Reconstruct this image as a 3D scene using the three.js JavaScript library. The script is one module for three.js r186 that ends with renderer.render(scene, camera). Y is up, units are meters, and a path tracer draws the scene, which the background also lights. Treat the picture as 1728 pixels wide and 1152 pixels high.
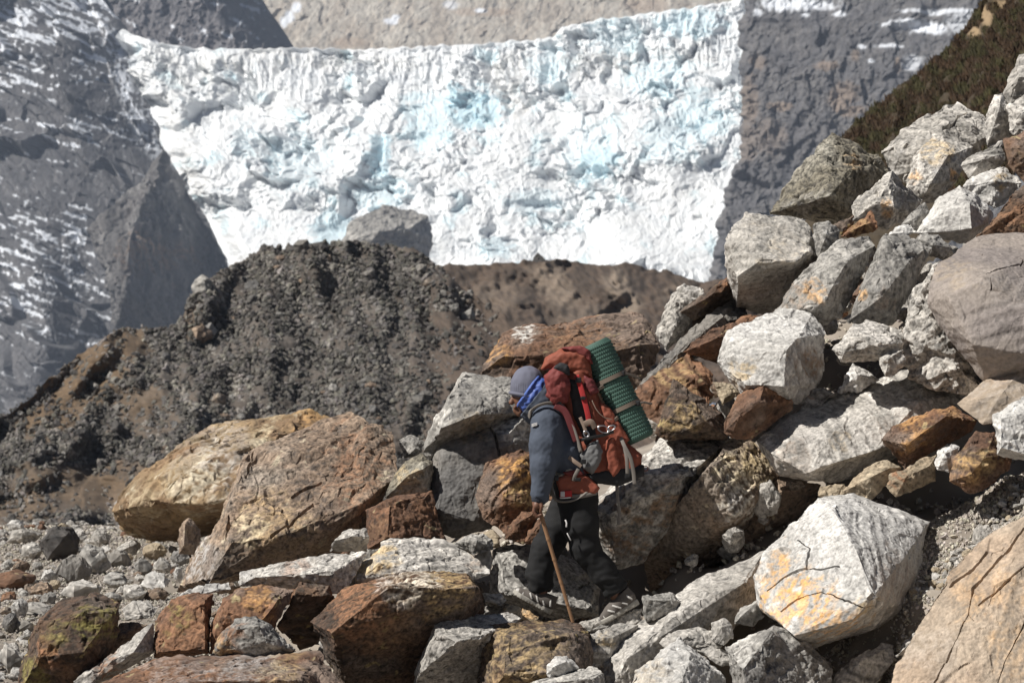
import * as THREE from 'three';
import { ConvexHull } from 'three/addons/math/ConvexHull.js';
import { mergeGeometries } from 'three/addons/utils/BufferGeometryUtils.js';

// ------------------------------------------------------------------ camera, sky, sun, exposure
const scene = new THREE.Scene();
const FOCAL = 4590, PITCH = Math.atan(124 / FOCAL), EYE = new THREE.Vector3(0, 1.6, 0);   // a long lens, tipped up a little
const camera = new THREE.PerspectiveCamera(2 * Math.atan(576 / FOCAL) * 180 / Math.PI, 1728 / 1152, 0.5, 9000);
camera.position.copy(EYE);
camera.rotation.set(PITCH, 0, 0);
camera.focus = 17.2; camera.userData.fStop = 6.3;
camera.updateMatrixWorld();

const SUN = new THREE.Vector3(-0.64, 0.72, 0.27).normalize();
const sun = new THREE.DirectionalLight(new THREE.Color(1, 0.96, 0.9), 4.8);
sun.position.copy(SUN).multiplyScalar(60).add(new THREE.Vector3(0, 0, -18));
sun.target.position.set(0, 0, -18);
sun.castShadow = true; sun.shadow.radius = 1; sun.shadow.mapSize.set(4096, 4096);
Object.assign(sun.shadow.camera, { left: -14, right: 14, top: 14, bottom: -14, near: 5, far: 140 });
scene.add(sun, sun.target);
{
  // clear thin high-mountain air: deep blue overhead, paler towards the horizon
  const W = 256, Hh = 128, data = new Float32Array(W * Hh * 4);
  for (let j = 0; j < Hh; j++) {
    const el = ((j + 0.5) / Hh - 0.5) * Math.PI, s = Math.max(0, Math.sin(el));
    const k = Math.pow(1 - s, 3);
    for (let i = 0; i < W; i++) {
      const o = (j * W + i) * 4;
      data[o] = 0.13 + 0.36 * k; data[o + 1] = 0.20 + 0.35 * k; data[o + 2] = 0.36 + 0.27 * k; data[o + 3] = 1;
    }
  }
  const t = new THREE.DataTexture(data, W, Hh, THREE.RGBAFormat, THREE.FloatType);
  t.mapping = THREE.EquirectangularReflectionMapping; t.magFilter = t.minFilter = THREE.LinearFilter; t.needsUpdate = true;
  scene.background = t; scene.environment = t;
}
scene.environmentIntensity = 0.2; scene.backgroundIntensity = 0.2;
scene.fog = new THREE.FogExp2(0xb4c3da, 0.00013);
const renderer = new THREE.WebGLRenderer({ antialias: true });
renderer.toneMapping = THREE.LinearToneMapping;
renderer.toneMappingExposure = 1.3;
renderer.shadowMap.enabled = true;

// ------------------------------------------------------------------ tools
let seedState = 7;
const rnd = () => { seedState = (seedState + 0x6d2b79f5) | 0; let t = Math.imul(seedState ^ (seedState >>> 15), 1 | seedState); t = (t + Math.imul(t ^ (t >>> 7), 61 | t)) ^ t; return ((t ^ (t >>> 14)) >>> 0) / 4294967296; };
const rr = (a, b) => a + (b - a) * rnd();
const clamp = (x, a = 0, b = 1) => Math.min(b, Math.max(a, x));
const lerp = (a, b, t) => a + (b - a) * t;
const sstep = (a, b, x) => { const t = clamp((x - a) / (b - a)); return t * t * (3 - 2 * t); };
const mix3 = (a, b, t) => [a[0] + (b[0] - a[0]) * t, a[1] + (b[1] - a[1]) * t, a[2] + (b[2] - a[2]) * t];
const perm = new Uint8Array(512);
{ const p = [...Array(256).keys()]; for (let i = 255; i > 0; i--) { const j = Math.floor(rnd() * (i + 1)); [p[i], p[j]] = [p[j], p[i]]; } for (let i = 0; i < 512; i++) perm[i] = p[i & 255]; }
const grad = (h, x, y, z) => { h &= 15; const u = h < 8 ? x : y, v = h < 4 ? y : h === 12 || h === 14 ? x : z; return ((h & 1) ? -u : u) + ((h & 2) ? -v : v); };
function noise(x, y, z) {
  const X0 = Math.floor(x), Y0 = Math.floor(y), Z0 = Math.floor(z), X = X0 & 255, Y = Y0 & 255, Z = Z0 & 255;
  x -= X0; y -= Y0; z -= Z0;
  const u = x * x * x * (x * (x * 6 - 15) + 10), v = y * y * y * (y * (y * 6 - 15) + 10), w = z * z * z * (z * (z * 6 - 15) + 10);
  const A = perm[X] + Y, AA = perm[A & 255] + Z, AB = perm[(A + 1) & 255] + Z, B = perm[X + 1] + Y, BA = perm[B & 255] + Z, BB = perm[(B + 1) & 255] + Z;
  const p = (i) => perm[i & 255];
  return lerp(lerp(lerp(grad(p(AA), x, y, z), grad(p(BA), x - 1, y, z), u), lerp(grad(p(AB), x, y - 1, z), grad(p(BB), x - 1, y - 1, z), u), v),
    lerp(lerp(grad(p(AA + 1), x, y, z - 1), grad(p(BA + 1), x - 1, y, z - 1), u), lerp(grad(p(AB + 1), x, y - 1, z - 1), grad(p(BB + 1), x - 1, y - 1, z - 1), u), v), w);
}
function fbm(x, y, z, n) { let s = 0, a = 0.5; for (let i = 0; i < n; i++) { s += a * noise(x, y, z); x = x * 2.03 + 17.1; y = y * 2.03 + 5.7; z = z * 2.03 + 9.2; a *= 0.5; } return s; }
const hash = (a, b, c) => { let h = Math.imul(a, 374761393) ^ Math.imul(b, 668265263) ^ Math.imul(c, 2147483647 ^ 0x5bd1e995); h = Math.imul(h ^ (h >>> 13), 1274126177); return ((h ^ (h >>> 16)) >>> 0) / 4294967296; };
// broken faces: every cell of a Voronoi pattern is a small tilted plane
const cellPlane = (i, j, k, dx, dy, dz) => (hash(i + 11, j + 2, k) - 0.5) * 0.6 + 1.5 * (dx * (hash(i + 3, j, k) - 0.5) + dy * (hash(i, j + 5, k) - 0.5) + dz * (hash(i, j, k + 9) - 0.5));
function chips(x, y, z) {
  const X = Math.floor(x), Y = Math.floor(y), Z = Math.floor(z);
  let b1 = 9, b2 = 9, p1 = 0, p2 = 0, q1 = 0, q2 = 0, r1 = 0, r2 = 0;
  for (let i = X - 1; i <= X + 1; i++) for (let j = Y - 1; j <= Y + 1; j++) for (let k = Z - 1; k <= Z + 1; k++) {
    const a = x - i - hash(i, j, k), b = y - j - hash(j + 31, k, i), c = z - k - hash(k + 77, i, j), d = a * a + b * b + c * c;
    if (d < b1) { b2 = b1; p2 = p1; q2 = q1; r2 = r1; b1 = d; p1 = i; q1 = j; r1 = k; } else if (d < b2) { b2 = d; p2 = i; q2 = j; r2 = k; }
  }
  const plane = (i, j, k) => cellPlane(i, j, k, x - i - hash(i, j, k), y - j - hash(j + 31, k, i), z - k - hash(k + 77, i, j));
  const t = clamp((Math.sqrt(b2) - Math.sqrt(b1)) / 0.07), v1 = plane(p1, q1, r1);
  return t >= 1 ? v1 : lerp((v1 + plane(p2, q2, r2)) / 2, v1, t);
}
// a point that lies `depth` metres in front of the eye, where the line of sight through photograph pixel (x, y) passes
const ray = new THREE.Vector3();
const CP = Math.cos(PITCH), SP = Math.sin(PITCH);
function at(x, y, depth) {
  const cx = (x - 864) / FOCAL * depth, cy = (576 - y) / FOCAL * depth, cz = -depth;
  return new THREE.Vector3(cx + EYE.x, cy * CP - cz * SP + EYE.y, cy * SP + cz * CP + EYE.z);
}
const taken = new Map();
function numbered(name) { const n = taken.get(name) ?? 0; taken.set(name, n + 1); return n ? name + '_' + String(n).padStart(3, '0') : name; }
function tag(o, name, label, category, group, kind) {
  o.name = numbered(name);
  if (label) o.userData.label = label;
  if (category) o.userData.category = category;
  if (group) o.userData.group = group;
  if (kind) o.userData.kind = kind;
  scene.add(o);
  return o;
}
function meshOf(g, m) { const o = new THREE.Mesh(g, m); o.castShadow = o.receiveShadow = true; return o; }
function part(name, g, m, parent, label) { const o = meshOf(g, m); o.name = name; if (label) o.userData.label = label; parent.add(o); return o; }
const RGB = (r, g, b) => new THREE.Color().setRGB(r, g, b);
const mats = {};
mats.rock = new THREE.MeshStandardMaterial({ vertexColors: true, roughness: 0.92, flatShading: true });
mats.cliff = new THREE.MeshStandardMaterial({ vertexColors: true, roughness: 0.95, flatShading: true });
mats.smoothRock = new THREE.MeshStandardMaterial({ vertexColors: true, roughness: 0.85, flatShading: true });
mats.ice = new THREE.MeshStandardMaterial({ vertexColors: true, roughness: 0.7, flatShading: true });
mats.soil = new THREE.MeshStandardMaterial({ vertexColors: true, roughness: 1 });

// split every edge that is longer than its limit until none is left
function refine(pos, tri, limit) {
  for (let round = 0; round < 14; round++) {
    const mid = new Map(), out = [];
    let split = 0;
    const m = (a, b) => {
      const key = a < b ? a * 4194304 + b : b * 4194304 + a;
      let v = mid.get(key);
      if (v !== undefined) return v;
      const ax = pos[3 * a], ay = pos[3 * a + 1], az = pos[3 * a + 2], bx = pos[3 * b], by = pos[3 * b + 1], bz = pos[3 * b + 2];
      const x = (ax + bx) / 2, y = (ay + by) / 2, z = (az + bz) / 2, L = limit(x, y, z);
      if ((ax - bx) ** 2 + (ay - by) ** 2 + (az - bz) ** 2 > L * L) { v = pos.length / 3; pos.push(x, y, z); split++; } else v = -1;
      mid.set(key, v);
      return v;
    };
    for (let i = 0; i < tri.length; i += 3) {
      const a = tri[i], b = tri[i + 1], c = tri[i + 2], ab = m(a, b), bc = m(b, c), ca = m(c, a), n = (ab >= 0) + (bc >= 0) + (ca >= 0);
      if (!n) out.push(a, b, c);
      else if (n === 3) out.push(a, ab, ca, ab, b, bc, ca, bc, c, ab, bc, ca);
      else if (n === 1) { if (ab >= 0) out.push(a, ab, c, ab, b, c); else if (bc >= 0) out.push(b, bc, a, bc, c, a); else out.push(c, ca, b, ca, a, b); }
      else if (ab < 0) out.push(c, ca, bc, a, b, bc, a, bc, ca);
      else if (bc < 0) out.push(a, ab, ca, ab, b, c, ab, c, ca);
      else out.push(b, bc, ab, ab, bc, c, ab, c, a);
    }
    tri = out;
    if (!split) break;
  }
  return tri;
}
function vertexNormals(pos, tri) {
  const n = new Float32Array(pos.length);
  for (let i = 0; i < tri.length; i += 3) {
    const a = 3 * tri[i], b = 3 * tri[i + 1], c = 3 * tri[i + 2];
    const ux = pos[b] - pos[a], uy = pos[b + 1] - pos[a + 1], uz = pos[b + 2] - pos[a + 2], vx = pos[c] - pos[a], vy = pos[c + 1] - pos[a + 1], vz = pos[c + 2] - pos[a + 2];
    const x = uy * vz - uz * vy, y = uz * vx - ux * vz, z = ux * vy - uy * vx;
    for (const k of [a, b, c]) { n[k] += x; n[k + 1] += y; n[k + 2] += z; }
  }
  for (let i = 0; i < n.length; i += 3) { const l = Math.hypot(n[i], n[i + 1], n[i + 2]) || 1; n[i] /= l; n[i + 1] /= l; n[i + 2] /= l; }
  return n;
}
function geometry(pos, tri, col, normals) {
  const g = new THREE.BufferGeometry();
  g.setAttribute('position', new THREE.BufferAttribute(pos instanceof Float32Array ? pos : new Float32Array(pos), 3));
  if (col) g.setAttribute('color', new THREE.BufferAttribute(col, 3));
  g.setIndex(new THREE.BufferAttribute(new Uint32Array(tri), 1));
  if (normals) g.setAttribute('normal', new THREE.BufferAttribute(normals, 3)); else if (normals !== false) g.computeVertexNormals();
  return g;
}
// marching over a distance field (surface nets): f(x, y, z) < 0 inside
function netOf(f, lo, hi, cell) {
  const nx = Math.ceil((hi[0] - lo[0]) / cell) + 1, ny = Math.ceil((hi[1] - lo[1]) / cell) + 1, nz = Math.ceil((hi[2] - lo[2]) / cell) + 1;
  const v = new Float32Array(nx * ny * nz), id = new Int32Array(nx * ny * nz).fill(-1), I = (i, j, k) => (k * ny + j) * nx + i;
  for (let k = 0; k < nz; k++) for (let j = 0; j < ny; j++) for (let i = 0; i < nx; i++) v[I(i, j, k)] = f(lo[0] + i * cell, lo[1] + j * cell, lo[2] + k * cell);
  const pos = [], tri = [];
  const E = [[0, 1], [2, 3], [4, 5], [6, 7], [0, 2], [1, 3], [4, 6], [5, 7], [0, 4], [1, 5], [2, 6], [3, 7]];
  for (let k = 0; k < nz - 1; k++) for (let j = 0; j < ny - 1; j++) for (let i = 0; i < nx - 1; i++) {
    const c = [v[I(i, j, k)], v[I(i + 1, j, k)], v[I(i, j + 1, k)], v[I(i + 1, j + 1, k)], v[I(i, j, k + 1)], v[I(i + 1, j, k + 1)], v[I(i, j + 1, k + 1)], v[I(i + 1, j + 1, k + 1)]];
    let m = 0; for (const q of c) m += q < 0;
    if (m === 0 || m === 8) continue;
    let x = 0, y = 0, z = 0, n = 0;
    for (const [a, b] of E) if ((c[a] < 0) !== (c[b] < 0)) { const t = c[a] / (c[a] - c[b]); x += lerp(a & 1, b & 1, t); y += lerp((a >> 1) & 1, (b >> 1) & 1, t); z += lerp(a >> 2, b >> 2, t); n++; }
    id[I(i, j, k)] = pos.length / 3;
    pos.push(lo[0] + (i + x / n) * cell, lo[1] + (j + y / n) * cell, lo[2] + (k + z / n) * cell);
  }
  const quad = (a, b, c, d, flip) => { if (a < 0 || b < 0 || c < 0 || d < 0) return; if (flip) tri.push(a, c, b, a, d, c); else tri.push(a, b, c, a, c, d); };
  for (let k = 1; k < nz - 1; k++) for (let j = 1; j < ny - 1; j++) for (let i = 1; i < nx - 1; i++) {
    const a = v[I(i, j, k)] < 0;
    if (a !== v[I(i + 1, j, k)] < 0) quad(id[I(i, j - 1, k - 1)], id[I(i, j, k - 1)], id[I(i, j, k)], id[I(i, j - 1, k)], !a);
    if (a !== v[I(i, j + 1, k)] < 0) quad(id[I(i - 1, j, k - 1)], id[I(i - 1, j, k)], id[I(i, j, k)], id[I(i, j, k - 1)], !a);
    if (a !== v[I(i, j, k + 1)] < 0) quad(id[I(i - 1, j - 1, k)], id[I(i, j - 1, k)], id[I(i, j, k)], id[I(i - 1, j, k)], !a);
  }
  return { pos, tri };
}
// an open sheet of ground, cliff or ice: where(u, v) gives the point, relief(u, v, p) metres along the normal, colour(u, v, p, n) the stuff it is made of
function sheet(nu, nv, where, relief, colour, flip, push) {
  const n = (nu + 1) * (nv + 1), pos = new Float32Array(n * 3), tri = [];
  for (let j = 0, o = 0; j <= nv; j++) for (let i = 0; i <= nu; i++, o += 3) { const p = where(i / nu, j / nv); pos[o] = p.x; pos[o + 1] = p.y; pos[o + 2] = p.z; }
  for (let j = 0; j < nv; j++) for (let i = 0; i < nu; i++) { const a = j * (nu + 1) + i, b = a + 1, c = a + nu + 1, d = c + 1; if (flip) tri.push(a, c, b, b, c, d); else tri.push(a, b, c, b, d, c); }
  const nor = vertexNormals(pos, tri), col = new Float32Array(n * 3), base = pos.slice();
  for (let j = 0, o = 0; j <= nv; j++) for (let i = 0; i <= nu; i++, o += 3) {
    const h = relief(i / nu, j / nv, base[o], base[o + 1], base[o + 2]);
    if (push) { pos[o] += push[0] * h; pos[o + 1] += push[1] * h; pos[o + 2] += push[2] * h; } else { pos[o] += nor[o] * h; pos[o + 1] += nor[o + 1] * h; pos[o + 2] += nor[o + 2] * h; }
  }
  const n2 = vertexNormals(pos, tri);
  for (let j = 0, o = 0; j <= nv; j++) for (let i = 0; i <= nu; i++, o += 3) {
    const c = colour(i / nu, j / nv, base[o], base[o + 1], base[o + 2], n2[o], n2[o + 1], n2[o + 2]);
    col[o] = c[0]; col[o + 1] = c[1]; col[o + 2] = c[2];
  }
  return geometry(pos, tri, col, n2);
}
const along = (table, x) => { if (x <= table[0][0]) return table[0][1]; for (let i = 1; i < table.length; i++) if (x <= table[i][0]) return lerp(table[i - 1][1], table[i][1], (x - table[i - 1][0]) / (table[i][0] - table[i - 1][0])); return table[table.length - 1][1]; };
const list = (s) => s.trim().split(/\s+/).map((q) => q.split(',').map(Number));
// ------------------------------------------------------------------ rock: a hull of broken planes, refined and weathered
// a, b: the two body tones; c: dark mineral; fol: strength of the banding; sp: speckle; dk: share of dark mineral; li: crust colour and share
const KINDS = {
  pale: { a: [.45, .425, .39], b: [.335, .315, .285], c: [.125, .12, .112], fol: .34, sp: 0.70, dk: .17 },
  white: { a: [.52, .505, .48], b: [.43, .415, .39], c: [.2, .19, .18], fol: .3, sp: 0.50, dk: .08 },
  grey: { a: [.32, .305, .28], b: [.21, .20, .185], c: [.085, .082, .08], fol: .3, sp: 0.62, dk: .22 },
  slate: { a: [.20, .185, .165], b: [.135, .13, .125], c: [.07, .068, .066], fol: .1, sp: 0.46, dk: .14 },
  lichen: { a: [.33, .31, .26], b: [.19, .17, .13], c: [.05, .046, .04], fol: .15, sp: 0.85, dk: .38 },
  rust: { a: [.205, .108, .06], b: [.125, .068, .042], c: [.05, .033, .024], fol: .3, sp: 0.54, dk: .2, li: [.36, .29, .16], ls: .0, d: [.20, .155, .125] },
  darkrust: { a: [.145, .085, .05], b: [.08, .05, .034], c: [.035, .028, .022], fol: .3, sp: 0.70, dk: .3, li: [.30, .23, .10], ls: .06, d: [.135, .108, .088] },
  brown: { a: [.27, .2, .145], b: [.19, .138, .1], c: [.06, .05, .043], fol: .12, sp: 0.65, dk: .22, li: [.42, .36, .26], ls: .1, d: [.24, .205, .17] },
  gold: { a: [.35, .255, .145], b: [.25, .165, .095], c: [.14, .09, .055], fol: .3, sp: 0.31, dk: .14, li: [.56, .48, .35], ls: .1 },
  tan: { a: [.385, .31, .235], b: [.335, .255, .185], c: [.23, .18, .14], fol: .2, sp: 0.37, dk: .1 },
  smooth: { a: [.285, .245, .215], b: [.225, .195, .18], c: [.15, .13, .12], fol: .1, sp: 0.40, dk: .12 },
  ochre: { a: [.38, .315, .225], b: [.28, .22, .15], c: [.12, .09, .06], fol: .3, sp: 0.46, dk: .12 },
  streaked: { a: [.15, .143, .138], b: [.105, .098, .094], c: [.07, .064, .06], fol: .5, sp: 0.46, dk: .2 },
  dark: { a: [.10, .092, .086], b: [.07, .064, .06], c: [.03, .03, .03], fol: .2, sp: 0.46, dk: .2 },
};
const STAINS_AND_SHADE = { orange: [.56, .31, .10], ochre: [.40, .29, .14], rust: [.22, .11, .058], moss: [.17, .15, .045], white: [.58, .56, .52], grey: [.30, .29, .28], dark: [.06, .05, .045], cream: [.62, .53, .36], brown: [.17, .105, .06] };  // patch colours: real stains, some also used as painted shade
function stone(pts, opt) {                                            // pts: Vector3 corners of the block
  const { kind, q, size, rough = 1, chip = 1, layer = 0, patches = [], cracks = [], fine = 1, round = 0, spin, cw = 1 } = opt;
  const K0 = KINDS[kind], vary = rr(.5, 1.05), lum = rr(.88, 1.1), K = { ...K0, sp: K0.sp * vary, fol: K0.fol * rr(.7, 1.7), dk: K0.dk * rr(.6, 1.3) }, sx = rr(-90, 90), sy = rr(-90, 90), sz = rr(-90, 90);
  const hull = new ConvexHull().setFromPoints(pts), ids = new Map(), pos = [];
  let tri = [];
  for (const face of hull.faces) {
    let e = face.edge; const loop = [];
    do { const p = e.head().point; let i = ids.get(p); if (i === undefined) { i = pos.length / 3; ids.set(p, i); pos.push(p.x, p.y, p.z); } loop.push(i); e = e.next; } while (e !== face.edge);
    for (let i = 2; i < loop.length; i++) tri.push(loop[0], loop[i - 1], loop[i]);
  }
  const centre = pts.reduce((s, p) => s.add(p), new THREE.Vector3()).divideScalar(pts.length);
  const toCrack = (x, y) => {
    let best = 1e9;
    for (const line of cracks) for (let s = 1; s < line.length; s++) {
      const [ax, ay] = line[s - 1], [bx, by] = line[s], dx = bx - ax, dy = by - ay, t = clamp(((x - ax) * dx + (y - ay) * dy) / (dx * dx + dy * dy + 1e-9));
      best = Math.min(best, Math.hypot(x - ax - dx * t, y - ay - dy * t));
    }
    return best;
  };
  const L = 0.0096 * q * fine, back = centre.z - size * 0.12;
  tri = refine(pos, tri, (x, y, z) => (z > back ? (cracks.length && toCrack(x, y) < .03 * q ? L * .45 : L) : L * (1 + clamp((back - z) / (0.2 * size)) * 4)));
  // blunt the corners of the hull a little: a few smoothing passes, fewer for crisp blocks
  const nv = pos.length / 3;
  let P = new Float32Array(pos);
  const passes = round;
  if (passes) {
    for (let s = 0; s < passes; s++) {
      const acc = new Float32Array(nv * 3), cnt = new Float32Array(nv);
      for (let i = 0; i < tri.length; i += 3) for (let k = 0; k < 3; k++) { const a = tri[i + k], b = tri[i + (k + 1) % 3]; cnt[a]++; cnt[b]++; for (let c = 0; c < 3; c++) { acc[3 * a + c] += P[3 * b + c]; acc[3 * b + c] += P[3 * a + c]; } }
      for (let i = 0; i < nv; i++) for (let c = 0; c < 3; c++) P[3 * i + c] = lerp(P[3 * i + c], acc[3 * i + c] / cnt[i], 0.7);
    }
  }
  const N = vertexNormals(P, tri), col = new Float32Array(nv * 3), f = 1 / q, sc = 1 / size;
  // the banding plane: its normal
  const ang = spin ?? rr(-0.6, 0.6), fx = Math.sin(ang) * 0.9, fy = Math.cos(ang) * 0.9, fz = rr(-0.4, 0.4);
  for (let i = 0; i < nv; i++) {
    const o = 3 * i, x = P[o], y = P[o + 1], z = P[o + 2], nx = N[o], ny = N[o + 1], nz = N[o + 2];
    const lx = x - centre.x, ly = y - centre.y, lz = z - centre.z;
    const ux = lx + sx, uy = ly + sy, uz = lz + sz;
    const band = (lx * fx + ly * fy + lz * fz) * f;
    let h = size * rough * 0.026 * fbm(ux * 1.7 * sc, uy * 1.7 * sc, uz * 1.7 * sc, 3);
    const wob = 0.25 * noise(ux * 4 * sc, uy * 4 * sc, uz * 4 * sc);
    h += Math.min(0.015, chips(ux * 2.3 * sc + wob, uy * 2.3 * sc, uz * 2.3 * sc + wob)) * size * 0.06 * chip;
    h += Math.min(0.05, chips(ux * 6.5 * sc - wob, uy * 6.5 * sc + wob, uz * 6.5 * sc)) * size * 0.026 * chip;
    const g1 = noise(ux * 11 * f, uy * 11 * f, uz * 11 * f), g2 = noise(ux * 26 * f, uy * 26 * f, uz * 26 * f);
    h += q * rough * (0.008 * g1 + 0.004 * g2);
    const g3 = noise(ux * 52 * f, uy * 52 * f, uz * 52 * f);
    const ch3 = chips((ux + .4 * fx * band * q) * 13 * f, uy * 13 * f + wob, uz * 13 * f);
    h += q * rough * (0.016 * chip * Math.min(.12, ch3) + 0.0035 * g3);
    const w2 = 0.05 * noise(ux * 3 * f, uy * 3 * f, uz * 3 * f);
    const strat = noise((band + w2) * 22, ux * 1.2 * f, uz * 1.2 * f), strat2 = noise((band + w2) * 48 + 7, ux * 2 * f, uz * 2 * f);
    h += q * (0.004 + 0.014 * layer) * strat;
    // colour of the stone itself; some patches also carry painted shade
    const big = fbm(ux * 2.2 * f + 3, uy * 2.2 * f, uz * 2.2 * f, 3), tone = sstep(-0.22, 0.22, big);
    let c = mix3(K.a, K.b, tone);
    if (K.d) c = mix3(c, K.d, 0.8 * sstep(-.05, .25, fbm(ux * 1.5 * f + 31, uy * 1.5 * f, uz * 1.5 * f + 8, 3) + .12 * g1));
    const fol = 1 + K.fol * (0.9 * strat + 1.1 * strat2);
    const m1 = 0.8 * noise(ux * 15 * f + 4, uy * 15 * f, uz * 15 * f) + 0.75 * noise(ux * 34 * f, uy * 34 * f + 4, uz * 34 * f) + 0.5 * g3 + 0.4 * big;
    const dk = sstep(0.62 - K.dk * 1.3, 0.80 - K.dk * 0.9, m1 + 0.25 * strat);
    c = mix3(c, K.c, 0.75 * dk);
    if (K.li) { const m2 = noise(ux * 8 * f + 40, uy * 8 * f, uz * 8 * f) + 0.6 * noise(ux * 30 * f, uy * 30 * f, uz * 30 * f + 40); c = mix3(c, K.li, 0.8 * sstep(0.62 - K.ls, 0.8 - K.ls, m2)); }
    for (const [px, py, pr, tint, amount] of patches) {
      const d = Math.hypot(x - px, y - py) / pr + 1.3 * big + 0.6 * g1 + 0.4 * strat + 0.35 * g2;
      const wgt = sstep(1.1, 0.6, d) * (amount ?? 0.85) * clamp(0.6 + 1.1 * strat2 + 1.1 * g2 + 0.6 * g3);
      if (wgt > 0) c = mix3(c, STAINS_AND_SHADE[tint], wgt);
    }
    const grain = 1 + K.sp * (hash(i, 17, opt.id) - 0.5) * 1.1 + K.sp * (0.9 * g2 + 1.2 * g3);
    const k = clamp(fol * grain, 0.3, 1.75) * lum;
    col[o] = c[0] * k; col[o + 1] = c[1] * k; col[o + 2] = c[2] * k;
    if (cracks.length) {
      const wig = q * (.012 * noise(ux * 9 * f, uy * 9 * f, 3) + .006 * g2), best = Math.abs(toCrack(x + wig, y + wig)), wd = Math.max(.0015, .0055 + .007 * big + .004 * g1) * q * cw;
      h -= q * .035 * sstep(wd * 1.5, wd * .5, best);
    }
    P[o] = x + nx * h; P[o + 1] = y + ny * h; P[o + 2] = z + nz * h;
  }
  return { pos: P, tri, col, centre };
}
const placed = [];                                                    // where rocks stand, for the ground under them
let rockId = 0;
// one traced rock. d: metres from the eye; out: its outline "x,y[,back]"; edge: corners that come forward "x,y,-forward"
function corners(P, tol) {                                           // keep the corners that matter, so that blocks have few, large faces
  const far = (a, b) => { let m = 0, at2 = -1; const n = P.length; for (let i = (a + 1) % n; i !== b; i = (i + 1) % n) { const ex = P[b][0] - P[a][0], ey = P[b][1] - P[a][1], d = Math.abs((P[i][0] - P[a][0]) * ey - (P[i][1] - P[a][1]) * ex) / (Math.hypot(ex, ey) || 1); if (d > m) { m = d; at2 = i; } } return m > tol ? [...far(a, at2), at2, ...far(at2, b)] : []; };
  let b = 0, best = 0; P.forEach((p, i) => { const d = Math.hypot(p[0] - P[0][0], p[1] - P[0][1]); if (d > best) { best = d; b = i; } });
  return [0, ...far(0, b), b, ...far(b, 0)].map((i) => P[i]);
}
function rock(name, label, kind, d, out, edge = '', o = {}) {
  const O1 = list(out), span = Math.sqrt((Math.max(...O1.map((p) => p[0])) - Math.min(...O1.map((p) => p[0]))) * (Math.max(...O1.map((p) => p[1])) - Math.min(...O1.map((p) => p[1]))));
  const q = d / 17, ppm = FOCAL / d, O = o.round ? O1 : corners(O1, .04 * span), Eg = edge ? list(edge) : [];
  const xs = O.map((p) => p[0]), ys = O.map((p) => p[1]), x0 = Math.min(...xs), x1 = Math.max(...xs), y0 = Math.min(...ys), y1 = Math.max(...ys);
  const cx = xs.reduce((a, b) => a + b) / xs.length, cy = ys.reduce((a, b) => a + b) / ys.length;
  const w = (x1 - x0) / ppm, h = (y1 - y0) / ppm, size = Math.sqrt(w * h), small = Math.min(w, h);
  const lean = o.lean ?? 0.4, thick = (o.t ?? 0.75) * small, pts = [];
  const slope = (x, y) => lean * (cy - y) / ppm + (o.side ?? 0) * (x - cx) / ppm;
  for (const [x, y, z] of O) {
    const dz = slope(x, y) + (z ?? 0) * q * 1.2;
    pts.push(at(x, y, d + dz));
    pts.push(at(lerp(x, cx, 0.22), lerp(y, cy, 0.22) + 0.06 * (y1 - y0), d + dz * 0.6 + thick * (1 + 0.1 * rnd())));
  }
  for (const [x, y, z] of Eg) pts.push(at(x, y, d + slope(x, y) + z * q * 1.35));
  if (!Eg.length) {
    const n = 4 + Math.floor(rnd() * 3), b = (o.b ?? 0.2) * small;
    for (let i = 0; i < n; i++) { const p = O[Math.floor(i * O.length / n)], k = rr(0.35, 0.72), x = lerp(cx, p[0], k), y = lerp(cy, p[1], k); pts.push(at(x, y, d + slope(x, y) - b * rr(0.55, 1.1))); }
  }
  const world = (x, y) => { const p = at(x, y, d + slope(x, y)); return [p.x, p.y]; };
  const patches = (o.p ?? []).map(([x, y, r, s, a]) => [...world(x, y), r / ppm, s, a]), cracks = (o.cr ?? []).map((s) => list(s).map(([x, y]) => world(x, y)));
  const g = stone(pts, { kind, q, size: Math.max(size, 0.05 * q), patches, cracks, id: ++rockId, ...o, layer: o.layer ?? 0.3 });
  // the object stands at its own base
  const low = at(cx, y1, d + thick * 0.4);
  for (let i = 0; i < g.pos.length; i += 3) { g.pos[i] -= low.x; g.pos[i + 1] -= low.y; g.pos[i + 2] -= low.z; }
  const mesh = meshOf(geometry(g.pos, g.tri, g.col, false), o.mat ?? mats.rock);
  mesh.position.copy(low);
  if (!o.far) { const yb = Math.min(y1, 1160); const gp = at(cx, lerp(cy, yb, 0.9), d + slope(cx, lerp(cy, yb, 0.9)) + thick * 0.9); placed.push([gp.x, -gp.z, gp.y - 0.7, size]); }
  return tag(mesh, name, label, o.cat ?? (/slab/.test(name) ? 'slab' : /boulder/.test(name) ? 'boulder' : 'rock'), 'group' in o ? o.group : 'rocks piled on the slope');
}
// ------------------------------------------------------------------ the far setting: icefall, cliffs, moraines
const px = (x) => x;
// the floor of the valley, out to the horizon
tag(meshOf(new THREE.PlaneGeometry(9000, 9000, 8, 8).rotateX(-Math.PI / 2).translate(0, -16, -2500), new THREE.MeshStandardMaterial({ color: RGB(.12, .105, .09), roughness: 1 })), 'valley_floor', 'stony valley floor below the glacier', 'ground', null, 'structure');

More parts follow.
